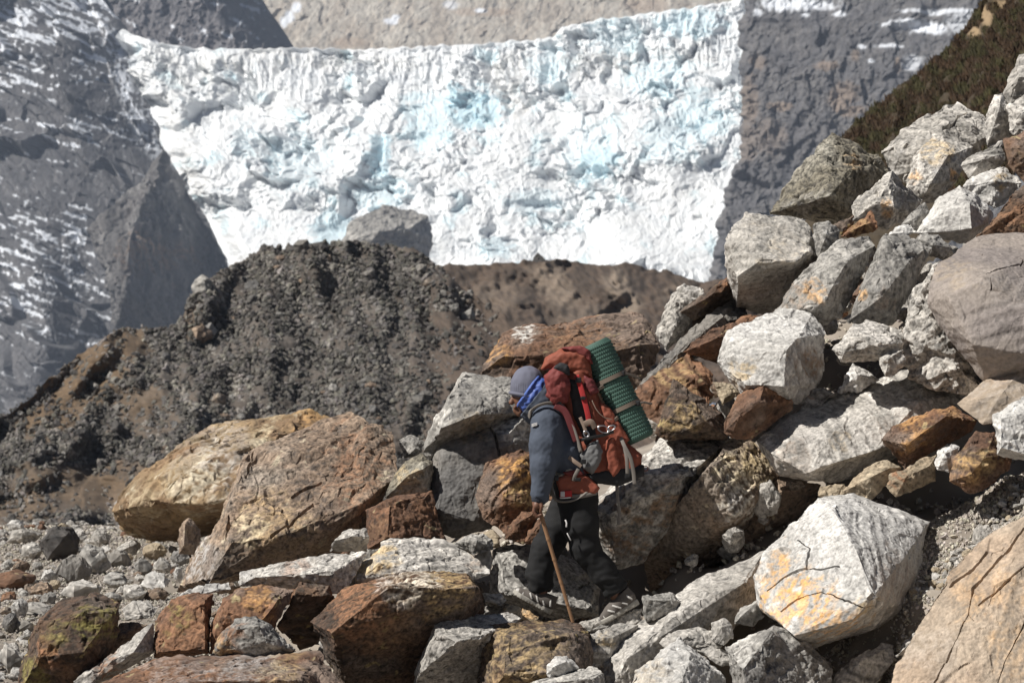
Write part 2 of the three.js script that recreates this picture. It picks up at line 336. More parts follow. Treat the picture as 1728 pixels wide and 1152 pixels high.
const spots = (L, x, y, wob) => { let s = 0; for (const [cx, cy, rx, ry, k] of L) { const d = Math.hypot((x - cx) / rx, (y - cy) / ry) + wob; s = Math.max(s, (k ?? 1) * sstep(1.15, 0.55, d)); } return s; };
{ // icefall
  const crest = [[150, 40], [205, 55], [250, 72], [330, 82], [430, 82], [520, 80], [600, 84], [700, 78], [800, 74], [900, 66], [930, 62], [945, 46], [1000, 34], [1080, 24], [1150, 14], [1210, 6], [1255, -6], [1330, -20]];
  const brim = [[0, 186], [55, 200], [120, 216], [180, 246], [250, 274], [300, 302], [370, 346], [440, 386], [490, 402]];
  const X0 = (u) => lerp(190, 1330, u), X = (u, v = 1) => { const y = lerp(480, 60, v); return lerp(along(brim, y) + 9 * noise(y / 34, 2, 2) * (1 - u) ** 5, 1330, u); }, Y = (u, v) => lerp(480, along(crest, X0(u)), v) + (6 * noise(X0(u) / 17, 3, 3) + 5 * Math.max(0, noise(X0(u) / 40, 6, 3)) * noise(X0(u) / 6, 8, 1)) * v ** 14;
  const BLUE = [[800, 185, 60, 40, .8], [720, 210, 50, 50, .55], [640, 265, 22, 45, .7], [560, 385, 40, 28, .6], [1010, 270, 45, 26, .75], [1000, 255, 60, 60, .3], [1180, 200, 60, 50, .5], [1110, 130, 70, 40, .45], [1170, 40, 70, 30, .5], [930, 110, 40, 40, .4], [640, 330, 60, 40, .4], [840, 420, 40, 20, .45], [500, 270, 60, 60, .3], [1040, 60, 60, 40, .3], [900, 340, 60, 25, .35], [420, 240, 30, 40, .25], [1130, 230, 60, 50, .4]];
  const DIRT = [[470, 100, 260, 22, .45], [860, 130, 40, 60, .55], [875, 180, 25, 35, .6], [300, 130, 90, 60, .35], [480, 180, 70, 14, .4], [1010, 105, 110, 26, .5], [1150, 95, 70, 20, .4], [300, 240, 40, 80, .35], [1180, 330, 60, 60, .2], [330, 330, 26, 60, .3]];
  const NU = 900, NV = 360;
  const g = sheet(NU, NV, (u, v) => {
    const x = X(u, v), y = Y(u, v), cliff = 270 * v + 7 * Math.sin(v * 9 + 3.5 * noise(x / 190, y / 300, 1)) * sstep(1, .8, v);
    const bulge = 14 * noise(x / 170, y / 120, 4) + 6 * noise(x / 80, y / 70, 9);
    return at(x, y, 1500 + cliff + bulge + Math.abs(x - 760) * 0.03 + 45 * sstep(.05, 0, u));
  }, (u, v) => {
    const x0 = X(u, v), y0 = Y(u, v), wx = x0 + 26 * fbm(x0 / 70, y0 / 60, 3, 3), wy = y0 + 22 * fbm(x0 / 60, y0 / 70, 13, 3);
    const wild = clamp(.35 + .9 * sstep(-.12, .2, fbm(x0 / 130, y0 / 90, 21, 2)) - .75 * spots([[470, 410, 150, 70], [760, 415, 60, 80], [1090, 410, 150, 60], [1130, 330, 80, 60, .6]], x0, y0, .4 * noise(x0 / 30, y0 / 30, 5)), .12, 1.2);
    // seracs: tilted blocks within blocks, columns along the upper edge
    let h = 7 * noise(x0 / 110, y0 / 80, 4) + wild * (15 * chips(wx / 74, wy / 56, .5) + 8 * chips(wx / 34 + 5, wy / 27, 3.5) + 4.2 * chips(wx / 17, wy / 14, 6.5)) + (.35 + .65 * wild) * (1.9 * chips(wx / 8.5, wy / 7.5, 9.5) + .9 * chips(wx / 4.6, wy / 4.2, 12.5)) + 1.2 * fbm(x0 / 12, y0 / 12, 7, 3);
    for (const [cx, cy, rx, ry] of [[640, 262, 9, 55], [925, 120, 8, 40], [560, 392, 30, 12], [800, 205, 46, 10], [700, 235, 50, 12], [1000, 285, 44, 9], [470, 110, 5, 24], [860, 170, 7, 50], [1185, 215, 24, 14], [905, 345, 60, 8], [1120, 150, 50, 8]]) h -= 6 * sstep(1.3, .1, Math.hypot((x0 - cx + 14 * noise(y0 / 18, 1, cx)) / rx, (y0 - cy + 10 * noise(x0 / 18, 2, cy)) / ry));
    const top = sstep(.74, .84, v) * sstep(1.01, .93, v);
    h += top * (5 * chips(x0 / 15, y0 / 60, 15.5) + 2 * chips(x0 / 6, y0 / 34, 17.5));
    return h * sstep(1.0, .985, v);
  }, (u, v) => {
    const x = X(u, v), y = Y(u, v), n1 = fbm(x / 30, y / 24, 2, 4), n2 = noise(x / 9, y / 7, 5), n3 = noise(x / 4, y / 26, 8);
    let c = mix3([.80, .815, .82], [.72, .745, .765], sstep(-.2, .3, n1));
    c = mix3(c, [.47, .67, .75], spots(BLUE, x, y, 0.9 * n1 + 0.35 * n2) * 0.95);
    c = mix3(c, [.60, .745, .795], 0.65 * sstep(.12, .34, fbm(x / 44 + 9, y / 36, 5, 4)));
    c = mix3(c, [.50, .485, .46], spots(DIRT, x, y, 0.8 * n1 + 0.5 * n3) * clamp(.55 + .9 * n3 + .6 * n2));
    c = mix3(c, [.5, .5, .5], 0.4 * sstep(.36, .5, n2 + .5 * n1));
    return c;
  }, true, [-.25, .1, 1]);
  tag(meshOf(g, mats.ice), 'icefall', 'steep white glacier icefall of broken blue tinted ice', 'glacier', null, 'structure');
}
const SNOW = [.72, .75, .80];
function cliffSheet(name, label, o) {
  const g = sheet(o.nu, o.nv, (u, v) => { const [x, y] = o.xy(u, v); return at(x, y, o.depth(u, v, x, y)); },
    (u, v) => { const [x, y] = o.xy(u, v); return o.relief(x, y, u, v); },
    (u, v, a, b, c2, nx, ny, nz) => {
      const [x, y] = o.xy(u, v), n1 = fbm(x / 40, y / 40, o.seed, 4), n2 = noise(x / 7, y / 9, o.seed), n3 = noise(x / 5 + y / 9, y / 34, o.seed + 4);
      let c = mix3(o.a, o.b, sstep(-.25, .25, n1 + .4 * n3));
      const k = 1 + .35 * n2 + .25 * n3 + .25 * noise(x / 2.6, y / 3.2, o.seed + 1);
      c = [c[0] * k, c[1] * k, c[2] * k];
      return o.paint ? o.paint(c, x, y, n1, n2, n3) : c;
    }, true, [-.15, .1, 1]);
  return tag(meshOf(g, mats.cliff), name, label, 'cliff', null, 'structure');
}
const broken = (x, y, s, A) => A * (chips(x / 60 + .4 * noise(x / 30, y / 30, s), y / 75, s) + .45 * chips(x / 24, y / 30 + .4 * noise(x / 14, y / 14, s), s + 3) + .22 * chips(x / 10, y / 12, s + 7) + .5 * (.3 - Math.abs(noise(x / 34 + 4, y / 46, s))) + .25 * (.3 - Math.abs(noise(x / 13, y / 18, s + 2))) + .16 * fbm(x / 5, y / 6, s, 2));
{ // left cliff with snowy ledges
  const edge = [[-90, 128], [0, 150], [20, 165], [60, 200], [120, 216], [180, 243], [250, 268], [300, 312], [370, 352], [440, 390], [520, 420], [760, 470]];
  const LEDGE = [[100, 10, 130, 46, 1.3], [40, 40, 90, 40, 1.1], [20, 115, 60, 45, .7], [150, 22, 70, 40, 1.5], [230, 215, 60, 40, .5], [150, 220, 30, 40, .55], [80, 400, 120, 70, .62], [110, 480, 90, 30, .72], [30, 520, 60, 60, .6], [270, 320, 40, 26, .6], [60, 230, 80, 40, .35], [150, 110, 120, 60, .4], [170, 560, 60, 40, .4]];
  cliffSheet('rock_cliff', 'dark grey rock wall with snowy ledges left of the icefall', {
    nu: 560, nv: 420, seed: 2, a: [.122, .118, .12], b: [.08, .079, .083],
    xy: (u, v) => { const y = lerp(-90, 760, v); return [lerp(-1100, along(edge, y) + 25, u ** .6), y]; },
    depth: (u, v, x, y) => 1930 - (y + 90) * .48 + Math.abs(x - 120) * .04 + 60 * sstep(.8, 1, u) - 35 * sstep(150, 60, x) * sstep(200, 500, y),
    relief: (x, y) => { const a = x * .82 + y * .57, b = y * .82 - x * .57, w = noise(a / 70, b / 70, 4) * .5; return 22 * chips(a / 150 + w, b / 70 + w, 2.5) + 6 * chips(a / 60, b / 26 + w, 5.5) + 1.8 * chips(a / 22, b / 9, 8.5) + 1.2 * fbm(x / 6, y / 6, 2, 2); },
    paint: (c, x, y, n1, n2, n3) => {
      const s = Math.min(1.35, 1.3 * spots(LEDGE, x, y, .5 * n1) + .14), line = noise((x * .35 - y) / 9, (x + y * .3) / 55, 6) + .5 * noise((x * .3 - y) / 4, x / 18, 2);
      const strip = sstep(26, 6, Math.abs(x - along(edge, y) + 12 + 14 * n1)) * sstep(30, 70, y) * sstep(300, 240, y) * sstep(-.15, .15, n2 + n1 + .1);
      c = mix3(c, SNOW, .9 * strip);
      return mix3(c, SNOW, sstep(.66 - s * .55, .78 - s * .45, line + .55 * n2 + .05) * sstep(.04, .25, s));
    },
  });
}
{ // peak behind the top left, tan wall behind the ice, grey wall at right
  const rim = [[100, -60], [430, -60], [455, 30], [475, 62], [520, 84], [560, 110]];
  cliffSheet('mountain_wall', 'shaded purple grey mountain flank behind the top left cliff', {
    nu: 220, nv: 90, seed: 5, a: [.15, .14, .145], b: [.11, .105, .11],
    xy: (u, v) => { const y = lerp(-80, 130, v), r = 430 + clamp((y + 20) / 105) * 70; return [lerp(-200, r, Math.min(1, u * 1.05)), y]; },
    depth: (u, v, x, y) => 1950 - y * .4 + 160 * sstep(.8, 1, u), relief: (x, y) => broken(x, y, 5, 10),
    paint: (c, x, y, n1, n2, n3) => mix3(c, SNOW, .9 * sstep(.35, .5, noise((x * .5 - y) / 10, (x + y) / 60, 3) + .4 * n2 + .35 * sstep(210, 130, x))),
  });
  cliffSheet('mountain_wall', 'sunlit pale tan rock wall above the icefall', {
    nu: 420, nv: 90, seed: 7, a: [.40, .37, .325], b: [.33, .29, .245],
    xy: (u, v) => [lerp(330, 1420, u), lerp(-80, 140, v)],
    depth: (u, v, x, y) => 2300 - y * .9, relief: (x, y) => broken(x, y * 1.5, 7, 5),
    paint: (c, x, y, n1, n2) => mix3(mix3(c, [.30, .22, .16], .5 * spots([[590, 72, 40, 10], [1090, 5, 40, 20], [820, 20, 60, 8]], x, y, .5 * n1)), SNOW, spots([[488, 28, 9, 12], [478, 38, 8, 10], [500, 12, 10, 12], [468, 48, 7, 7], [660, 36, 14, 6], [668, 30, 8, 6], [760, 8, 16, 8, .6], [810, 18, 12, 4]], x, y, .35 * n1 + .2 * n2)),
  });
  const face = [[-60, 1258], [20, 1256], [60, 1246], [130, 1250], [200, 1252], [260, 1250], [320, 1226], [370, 1214], [420, 1206], [470, 1196], [560, 1190]];
  cliffSheet('rock_cliff', 'grey rock wall with orange scars right of the icefall', {
    nu: 480, nv: 300, seed: 11, a: [.125, .119, .118], b: [.09, .088, .092],
    xy: (u, v) => { const y = lerp(-90, 560, v); return [lerp(along(face, y) + 10 * noise(y / 26, 3, 4) + 6 * noise(y / 9, 5, 4), 2300, Math.max(0, u * 1.04 - .04)), y]; },
    depth: (u, v, x, y) => 1420 - (y - 200) * .2 - (x - 1250) * .12 + 90 * sstep(.05, 0, u), relief: (x, y) => broken(x, y, 11, 7) * (.55 + .45 * sstep(60, 180, y)),
    paint: (c, x, y, n1, n2, n3) => {
      c = mix3(c, [.27, .205, .155], .6 * spots([[1425, 165, 26, 30], [1440, 185, 30, 14], [1395, 112, 22, 10], [1265, 170, 16, 50, .8], [1320, 180, 24, 9], [1444, 92, 7, 12], [1515, 110, 6, 22], [1280, 105, 16, 14, .7], [1300, 230, 40, 30, .5], [1262, 240, 16, 50, .6]], x, y, .7 * n1 + .3 * n2));
      return mix3(c, SNOW, spots([[1345, 8, 70, 14], [1278, 22, 12, 7], [1360, 27, 9, 5], [1420, 24, 16, 5], [1535, 42, 50, 9], [1570, 48, 40, 10], [1590, 20, 70, 5, .8], [1455, 77, 9, 5], [1470, 103, 7, 4], [1500, 78, 26, 4, .8], [1540, 105, 20, 14, .6], [1620, 40, 30, 20, .6]], x, y, .6 * n1 + .45 * n2));
    },
  });
}
rock('rock_buttress', 'grey pointed buttress with brown streaks at the foot of the left cliff', 'streaked', 1560, '150,388,.2 205,320,.4 262,252,.7 275,254,.7 300,298,.7 340,368,.7 388,440,.8 392,500,.7 340,556,.4 250,566,.1 195,552 165,470,.05', '240,338,.1 218,405,-.15 210,500,-.3 300,420,.25', { far: 1, group: null, cat: 'cliff', lean: .3, chip: 1.1, rough: 2, spin: 1.35, layer: .5, p: [[250, 430, 50, 'brown', .6], [290, 460, 50, 'dark', .4], [300, 420, 30, 'brown', .5]], fine: 1.1, mat: mats.rock });
rock('rock_outcrop', 'grey rock knob sticking out of the lower icefall', 'grey', 1440, '575,410 590,378 635,372 645,344 668,344 690,358 722,365 729,410 720,450 590,450', '640,390,-.2 690,385,-.15', { far: 1, group: null, cat: 'rock', rough: 1.4 });
// moraine in front of the ice
const MOR = [[-900, 930], [-500, 880], [-200, 800], [-60, 735], [0, 704], [60, 662], [130, 603], [180, 568], [215, 551], [262, 556], [300, 549], [318, 505], [345, 478], [380, 456], [415, 440], [452, 414], [478, 420], [530, 410], [590, 408], [640, 414], [700, 421], [730, 440], [760, 470], [830, 520], [900, 560], [1000, 610], [1120, 660], [1400, 760]];
const morX = (u) => lerp(-900, 1250, u);
const morY = (u, v) => { const x = morX(u), c0 = along(MOR, x), c = c0 + 3 * noise(x / 9, 1, 1) + 4 * noise(x / 22, 5, 1); return v <= 1 ? lerp(930, c0, v) + (c - c0) * v ** 10 : c + (v - 1) * 260; };
const morD = (x, v) => (v <= 1 ? lerp(118, 118 + Math.min(42, (930 - along(MOR, x)) * .085), v) : 118 + (930 - along(MOR, x)) * .085 + (v - 1) * 60) + 5 * noise(x / 120, v * 3, 4) + 2.2 * noise(x / 40, v * 8, 7);
const moraineAt = (u, v) => at(morX(u), morY(u, v), morD(morX(u), v));
const OCHRE = [[120, 640, 110, 70, 1], [60, 690, 90, 60, 1], [200, 580, 70, 40, .9], [150, 820, 150, 50, .8], [40, 850, 90, 40, .7], [230, 680, 60, 40, .6], [330, 545, 30, 40, .5], [300, 720, 120, 60, .3], [60, 800, 60, 30, .5]];
{
  const g = sheet(560, 220, (u, v) => moraineAt(u, v * 1.25), (u, v) => { const x = morX(u), y = morY(u, v * 1.25); return .4 * chips((x + .6 * y) / 120, (y - .3 * x) / 60, 9) + .35 * chips(x / 40, y / 34, 3) + .16 * chips(x / 12, y / 10, 6) + .12 * fbm(x / 5, y / 5, 2, 2); },
    (u, v) => {
      const x = morX(u), y = morY(u, v * 1.25), n1 = fbm(x / 60, y / 40, 3, 4), n2 = noise(x / 6, y / 6, 2), k = 1 + .4 * n2 + .3 * noise(x / 2.6, y / 2.6, 5);
      let c = mix3([.115, .098, .084], [.08, .066, .055], sstep(-.2, .2, n1));
      c = mix3(c, [.135, .088, .048], .8 * spots(OCHRE, x, y, .8 * n1));
      c = mix3(c, [.085, .062, .047], sstep(640, 800, x + 60 * n1));
      return [c[0] * k, c[1] * k, c[2] * k];
    }, true, [-.1, .25, 1]);
  tag(meshOf(g, mats.soil), 'moraine_ridge', 'dark rubble moraine ridge below the icefall', 'moraine', null, 'structure');
}
{ // brown ridge behind it
  const RID = [[500, 470], [640, 440], [745, 446], [800, 448], [880, 441], [940, 438], [1000, 444], [1060, 448], [1120, 455], [1150, 464], [1175, 476], [1230, 470], [1300, 500], [1500, 520]];
  const SCR = [[930, 470, 30, 32, .9], [950, 500, 30, 30, .7], [1040, 480, 26, 30, 1], [1060, 520, 24, 40, 1], [905, 455, 22, 12, .5], [1150, 500, 40, 24, .5], [840, 500, 50, 30, .4], [1000, 540, 60, 30, .4]];
  const X = (u) => lerp(480, 1500, u), Y = (u, v) => { const x = X(u), c0 = along(RID, x), c = c0 + 2 * noise(x / 10, 2, 2); return v <= 1 ? lerp(680, c0, v) + (c - c0) * v ** 10 : c + (v - 1) * 200; };
  const g = sheet(300, 120, (u, v) => at(X(u), Y(u, v * 1.2), 205 + 34 * v * 1.2 + 4 * noise(X(u) / 90, v * 4, 3)), (u, v) => .7 * fbm(X(u) / 14, Y(u, v * 1.2) / 12, 3, 4) + .9 * chips(X(u) / 40, Y(u, v * 1.2) / 26, 5) + .45 * chips(X(u) / 12, Y(u, v * 1.2) / 9, 2),
    (u, v) => {
      const x = X(u), y = Y(u, v * 1.2), n1 = fbm(x / 40, y / 26, 8, 4), n2 = noise(x / 5, y / 5, 2), k = 1 + .35 * n2 + .3 * noise(x / 2.4, y / 2.4, 4);
      let c = mix3([.088, .063, .047], [.06, .045, .035], sstep(-.2, .2, n1));
      c = mix3(c, [.22, .175, .135], .8 * spots(SCR, x, y, .8 * n1 + .3 * n2));
      return [c[0] * k, c[1] * k, c[2] * k];
    }, true, [-.1, .25, 1]);
  tag(meshOf(g, mats.soil), 'moraine_ridge', 'smooth brown moraine ridge behind the boulders at centre', 'moraine', null, 'structure');
  rock('boulder', 'lone dark boulder on the crest of the brown ridge', 'dark', 238, '897,446 900,434 908,426 918,434 924,446', '', { far: 1, group: null });
}
// ------------------------------------------------------------------ the boulders of the slope, one by one
// lower left
rock('boulder', 'dark brown boulder with yellow green moss in the bottom left corner', 'darkrust', 16.0, '18,1200 24,1152 42,1082 64,1043 108,1010,.15 158,1000,.2 205,1011,.15 209,1046 172,1090 150,1120 140,1200', '66,1048,-.18 130,1034,-.2 196,1030,-.12 60,1110,-.25 140,1100,-.22', { p: [[165, 1040, 40, 'moss'], [60, 1130, 34, 'moss', .7], [110, 1065, 30, 'moss', .5], [90, 1100, 30, 'rust']] });
rock('rock_slab', 'small tilted brown slab leaning on the mossy bottom left boulder', 'brown', 16.25, '150,1101 178,1071 203,1051 233,1049 250,1054 230,1071 195,1099 158,1121', '185,1085,-.05 215,1066,-.05', { lean: .5, layer: .8 });
rock('rock', 'flat pale stone resting above the small tilted brown slab', 'pale', 16.8, '207,1026 222,1012 250,1012 268,1024 256,1043 211,1047', '', { lean: .7 });
rock('rock_slab', 'pale slab with rusty underside wedged low at bottom left', 'pale', 15.75, '124,1150 164,1120 203,1095 239,1068 258,1050 262,1098,.1 215,1115,.1 170,1142,.1 140,1165', '225,1100,-.06 190,1112,-.06', { lean: .6, p: [[180, 1130, 30, 'rust']] });
rock('rock', 'rust brown block with lichen specks, straight right edge, lower left', 'rust', 16.0, '258,1054 289,1012 328,1000 358,1003 358,1046 353,1101 305,1110 260,1110', '270,1058,-.1 300,1020,-.02 345,1012,-.1 345,1095,-.15 266,1100,-.14', { p: [[300, 1040, 22, 'moss', .6]] });
rock('rock_slab', 'thin pale slab capping the rust brown block at lower left', 'white', 16.3, '286,1014 320,993 345,985 385,983 389,994 335,1002 300,1014', '', { lean: .8, t: .9 });
rock('rock', 'orange rust block with rounded grey stone at its foot', 'rust', 15.95, '352,1104 357,1050 372,1010 400,988 440,983 497,996 482,1030 466,1058 450,1090 440,1108', '375,1030,-.1 400,1000,-.06 470,1010,-.1 440,1050,-.14', { p: [[440, 1010, 30, 'orange', .35]] });
rock('rock', 'rounded grey stone with rust spot against the orange rust block', 'grey', 15.6, '357,1103 370,1068 395,1043 433,1035 455,1050 470,1068 502,1100 440,1112', '400,1060,-.12 435,1055,-.15 450,1085,-.12', { p: [[385, 1080, 38, 'rust', .8], [375, 1095, 30, 'ochre', .5]], round: 3 });
rock('rock_slab', 'long low reddish brown slab along the bottom left edge', 'rust', 15.0, '125,1170 170,1142 222,1124,.3 278,1106,.4 335,1101,.45 440,1099,.45 540,1098,.4 556,1124,.1 582,1165 560,1230 150,1230', '200,1160,-.3 350,1150,-.35 500,1148,-.3', { lean: .6, p: [[420, 1120, 60, 'grey', .6], [300, 1135, 50, 'grey', .4], [480, 1135, 40, 'ochre', .4]], layer: .5 });
rock('rock', 'dark overhanging brown rock behind the left face of the big block', 'darkrust', 16.15, '467,1057 486,1024 497,999 505,982 555,988 567,1007 552,1040,.1 540,1070,.2 533,1090,.25 505,1098,.25 482,1076,.15', '500,1000,-.1 545,1005,-.12 490,1040,-.06', { lean: -.35 });
rock('boulder', 'large rust brown angular block, flat lit top and dark front, below centre', 'darkrust', 15.9, '522,1049,-.1 580,990,.15 650,971,.25 694,960,.3 758,957,.3 786,965,.25 817,999,.1 819,1032,.1 760,1090,.2 712,1180,.2 582,1190,.1 566,1135,-.05 530,1071,-.1', '654,990,-.3 800,992,-.22 612,1050,-.33 560,1068,-.36 620,1022,-.32 580,1120,-.22', { lean: -.12, p: [[600, 1025, 55, 'rust', .8], [740, 973, 60, 'ochre', .6], [690, 978, 40, 'white', .5], [690, 1090, 60, 'brown', .5]], chip: .8 });
rock('boulder', 'pale banded rock with an ochre left side behind the big rust block', 'pale', 16.7, '580,995 594,965 617,938 644,912,.05 658,907,.05 686,915,.1 750,907,.2 789,932,.15 822,954,.05 826,968 780,988 660,995', '640,950,-.15 680,940,-.12 700,965,-.15', { lean: .75, p: [[635, 945, 36, 'ochre', .75], [800, 955, 20, 'brown', .5]], layer: .7 });
rock('rock_slab', 'flat pale slab with reddish rim below the large brown boulder', 'pale', 16.5, '401,980 405,965 439,966 483,949 540,935 556,929 617,932 606,950 592,985 570,1002 500,996 440,988 403,988', '430,974,-.1 500,970,-.14 560,965,-.14', { lean: .8, p: [[410, 975, 22, 'grey', .8], [495, 950, 20, 'rust', .5]] });
rock('rock', 'small pale rock arching over a dark hollow beside the rust cube', 'pale', 17.0, '555,931,.1 564,912 580,896 617,891 621,905 621,932,.1', '590,905,-.06', { lean: .5 });
rock('rock', 'rust coloured cube shaped rock left of the smooth grey slab', 'rust', 17.5, '617,928 619,862 650,841 683,833 728,829 722,882 738,895 752,910 690,920 640,920', '657,850,-.16 652,908,-.18 715,838,-.04 712,905,-.1', { p: [[636, 890, 26, 'brown', .7]] });
rock('boulder', 'tall smooth grey slab with a cracked pale upper half, left of the hiker', 'slate', 17.95, '709,884 722,838 733,755 740,742 778,729 822,716 860,700 895,694 905,760 900,800 860,850 830,892 795,905 762,911 735,895', '745,770,-.1 800,745,-.1 860,730,-.1 740,860,-.12 800,880,-.1', { lean: .35, chip: .5, p: [[870, 730, 52, 'white', .55], [800, 735, 30, 'ochre', .25]], cr: ['826,716 838,742 844,772'] });
rock('boulder', 'orange and rust boulder directly behind the hiker hand', 'rust', 17.7, '801,834 806,816 820,782 845,776 878,757 900,760 925,800 915,860 890,885 855,900 815,878', '830,800,-.1 870,790,-.12 850,840,-.14 885,850,-.1', { p: [[872, 795, 34, 'orange', .75], [880, 835, 22, 'ochre', .7], [825, 800, 18, 'dark', .5]] });
rock('rock', 'left of two small rust wedges below the hiker hand', 'rust', 17.45, '849,895 880,862 905,858 909,871 887,904 883,917 853,909', '870,885,-.05 897,868,-.05', {});
rock('rock', 'right of two small rust wedges, just behind the walking stick', 'rust', 17.42, '885,917 889,896 911,874 932,871 936,905 922,921', '905,890,-.05', {});
rock('boulder', 'grey white lichened boulder beside the hiker head', 'grey', 18.2, '712,764 717,738 733,713 753,668 781,629,.1 792,627,.1 862,635,.15 890,665 900,695 842,715 800,735 760,750 726,772', '757,672,-.22 745,722,-.28 800,700,-.3 850,655,-.06 775,640,-.04', { p: [[745, 700, 26, 'white', .7], [800, 720, 40, 'ochre', .25]], layer: .6 });
rock('rock', 'small grey stone between the brown boulder and the lichened boulder', 'grey', 18.4, '673,742 694,733 711,738 719,746 712,762 697,770 681,773', '', {});
rock('rock', 'dark yellowish stone under the right end of the brown boulder', 'lichen', 17.85, '648,842 664,804 683,779 711,763 733,779 730,815 724,832 683,838', '690,800,-.1 715,790,-.1', { p: [[680, 805, 26, 'ochre', .5]] });
rock('boulder', 'large rough brown boulder with a broad slanting face, left of centre', 'brown', 18.0, '296,1000 313,968 325,927 358,904 374,866 391,818 405,788 419,763,.1 458,746,.2 480,732,.25 541,716,.3 555,714,.3 580,696,.35 597,688,.35 613,688,.35 641,702,.3 664,727,.2 677,754,.1 674,800 645,860 617,905 560,945 486,965 402,982 340,1004', '402,800,-.1 376,884,-.26 390,915,-.36 340,990,-.3 560,885,-.26 610,850,-.22 470,905,-.36 500,955,-.2 440,775,.02 620,715,.12', { lean: .3, p: [[590, 790, 75, 'rust', .6], [350, 945, 40, 'grey', .8], [450, 925, 80, 'brown', .5], [480, 880, 60, 'ochre', .35], [430, 890, 30, 'cream', .5], [560, 860, 30, 'dark', .6], [500, 930, 50, 'dark', .45], [400, 955, 40, 'dark', .35], [440, 760, 40, 'dark', .3]], cr: ['497,836 520,822 544,811', '419,799 421,780 425,764', '392,905 397,880 394,868', '470,900 500,878 535,848'] });
rock('boulder', 'huge rounded golden boulder with cream blotches on the stony flat', 'gold', 31, '188,862 197,838 236,799 263,779 313,741,.3 352,721,.5 386,711,.6 424,710,.6 469,706,.6 499,696,.6 527,692,.6 563,699,.6 600,740,.4 560,860,.3 420,885,.4 375,892,.5 330,905,.5 300,915,.5 270,917,.5 236,914,.4 215,903,.3 195,887,.2', '300,800,-.55 400,760,-.4 350,850,-.6 250,850,-.45 430,830,-.6 320,760,-.2', { lean: .35, round: 4, chip: 1.1, p: [[370, 785, 80, 'white', .6], [345, 810, 60, 'cream', .6], [440, 725, 26, 'cream', .7], [250, 845, 36, 'cream', .5], [310, 755, 50, 'brown', .7], [280, 880, 60, 'brown', .4], [400, 740, 36, 'brown', .5], [520, 705, 50, 'orange', .4], [250, 800, 30, 'brown', .5]], cr: ['300,775 330,758 372,742'] });
rock('rock', 'upright brown stone standing in front of the golden boulder', 'brown', 26, '299,912 305,882 319,874 338,893 336,918 326,936 302,934', '312,885,-.15 310,920,-.15', {});
// around the hiker feet
rock('boulder', 'pale grey block directly behind the hiker legs', 'grey', 17.8, '823,1000 828,957 831,926 856,918,.1 919,921,.1 956,935,.1 978,946,.05 1002,971 1013,988 1013,1042 933,1046 870,1028 848,1014', '845,935,-.1 930,940,-.08 1000,985,-.1 850,1000,-.18 1000,1030,-.2', { lean: .35, p: [[850, 950, 40, 'white', .3]], cr: ['1000,990 1003,1030', '975,988 1000,975'] });
rock('rock', 'small whitish stone at the left shoulder of the leg block', 'white', 17.3, '799,939 811,928 828,929 831,948 826,964 806,952', '', {});
rock('rock', 'grey striped stone between the pale banded rock and rust wedges', 'grey', 17.2, '764,917 794,901 817,899 834,915 834,928 797,937 789,929', '805,912,-.06', { lean: .6 });
rock('rock', 'rounded tan stone left of the small rust wedges', 'ochre', 17.5, '813,899 831,893 847,907 846,923 825,927', '', { round: 2 });
rock('rock', 'small flat stone left of the hiker front shoe', 'pale', 16.75, '815,1000 844,1001 857,1013 845,1023 819,1015', '', { lean: .7 });
rock('rock', 'small pinkish stone under the hiker front shoe toe', 'ochre', 16.75, '848,1025 861,1018 878,1026 884,1045 850,1034', '', {});
rock('rock', 'small orange tan stone under the hiker front heel', 'ochre', 17.06, '870,1046 881,1024 911,1040 905,1050', '', { p: [[890, 1036, 20, 'orange', .4]] });
rock('boulder', 'light grey block with lower front darkened for shade between two rust boulders, bottom', 'pale', 15.75, '692,1180 700,1132 733,1068 733,1051 750,1032,.15 772,1036,.15 858,1032,.2 880,1043,.15 822,1068 815,1100,.15 822,1130,.2 800,1180,.2', '737,1068,-.2 772,1082,-.26 812,1074,-.22 705,1140,-.16', { lean: .05, p: [[790, 1110, 40, 'dark', .5]] });  // dark patch paints shade onto the lower front
rock('boulder', 'dark gold brown boulder under the tip of the walking stick', 'darkrust', 15.65, '808,1076 828,1054 906,1042,.2 947,1043,.2 980,1051,.15 996,1068 997,1099 1000,1121 985,1150 960,1200 800,1200 806,1110', '850,1075,-.16 960,1070,-.14 850,1140,-.25 970,1130,-.22', { lean: .45, p: [[900, 1075, 60, 'ochre', .4], [860, 1130, 60, 'ochre', .35]] });
rock('rock', 'small white chip lying on the dark gold brown boulder', 'white', 15.25, '922,1138 924,1124 936,1108 958,1104 972,1118 977,1127 956,1137 928,1144', '932,1126,-.04 955,1116,-.05', {});
rock('rock', 'grey flat rock on the bottom edge beneath the white chip', 'grey', 15.1, '895,1152 933,1140,.1 1000,1124,.15 1019,1135 1024,1190 900,1200', '930,1152,-.1 1000,1145,-.1', { lean: .6 });
rock('rock', 'pale rock with a rusty spot below the hiker rear shoe', 'pale', 15.85, '995,1068 1039,1054,.1 1078,1054,.1 1060,1074 1040,1095 1022,1125 998,1125', '1010,1078,-.06 1035,1075,-.06', { p: [[1025, 1078, 18, 'ochre', .7]] });
rock('rock_slab', 'long pale diagonal slab rising right from the bottom centre', 'pale', 16.15, '1015,1190,-.4 1020,1118,-.3 1042,1082,-.15 1061,1071,-.1 1105,1043 1142,999,.2 1175,976,.3 1217,954,.4 1290,930,.5 1300,1000,.3 1240,1060,.1 1160,1075,-.1 1110,1120,-.3 1070,1190,-.4', '1172,1016,-.15 1255,984,-.02 1105,1066,-.3 1060,1110,-.42', { lean: .1, layer: .8, spin: .5, chip: .6 });
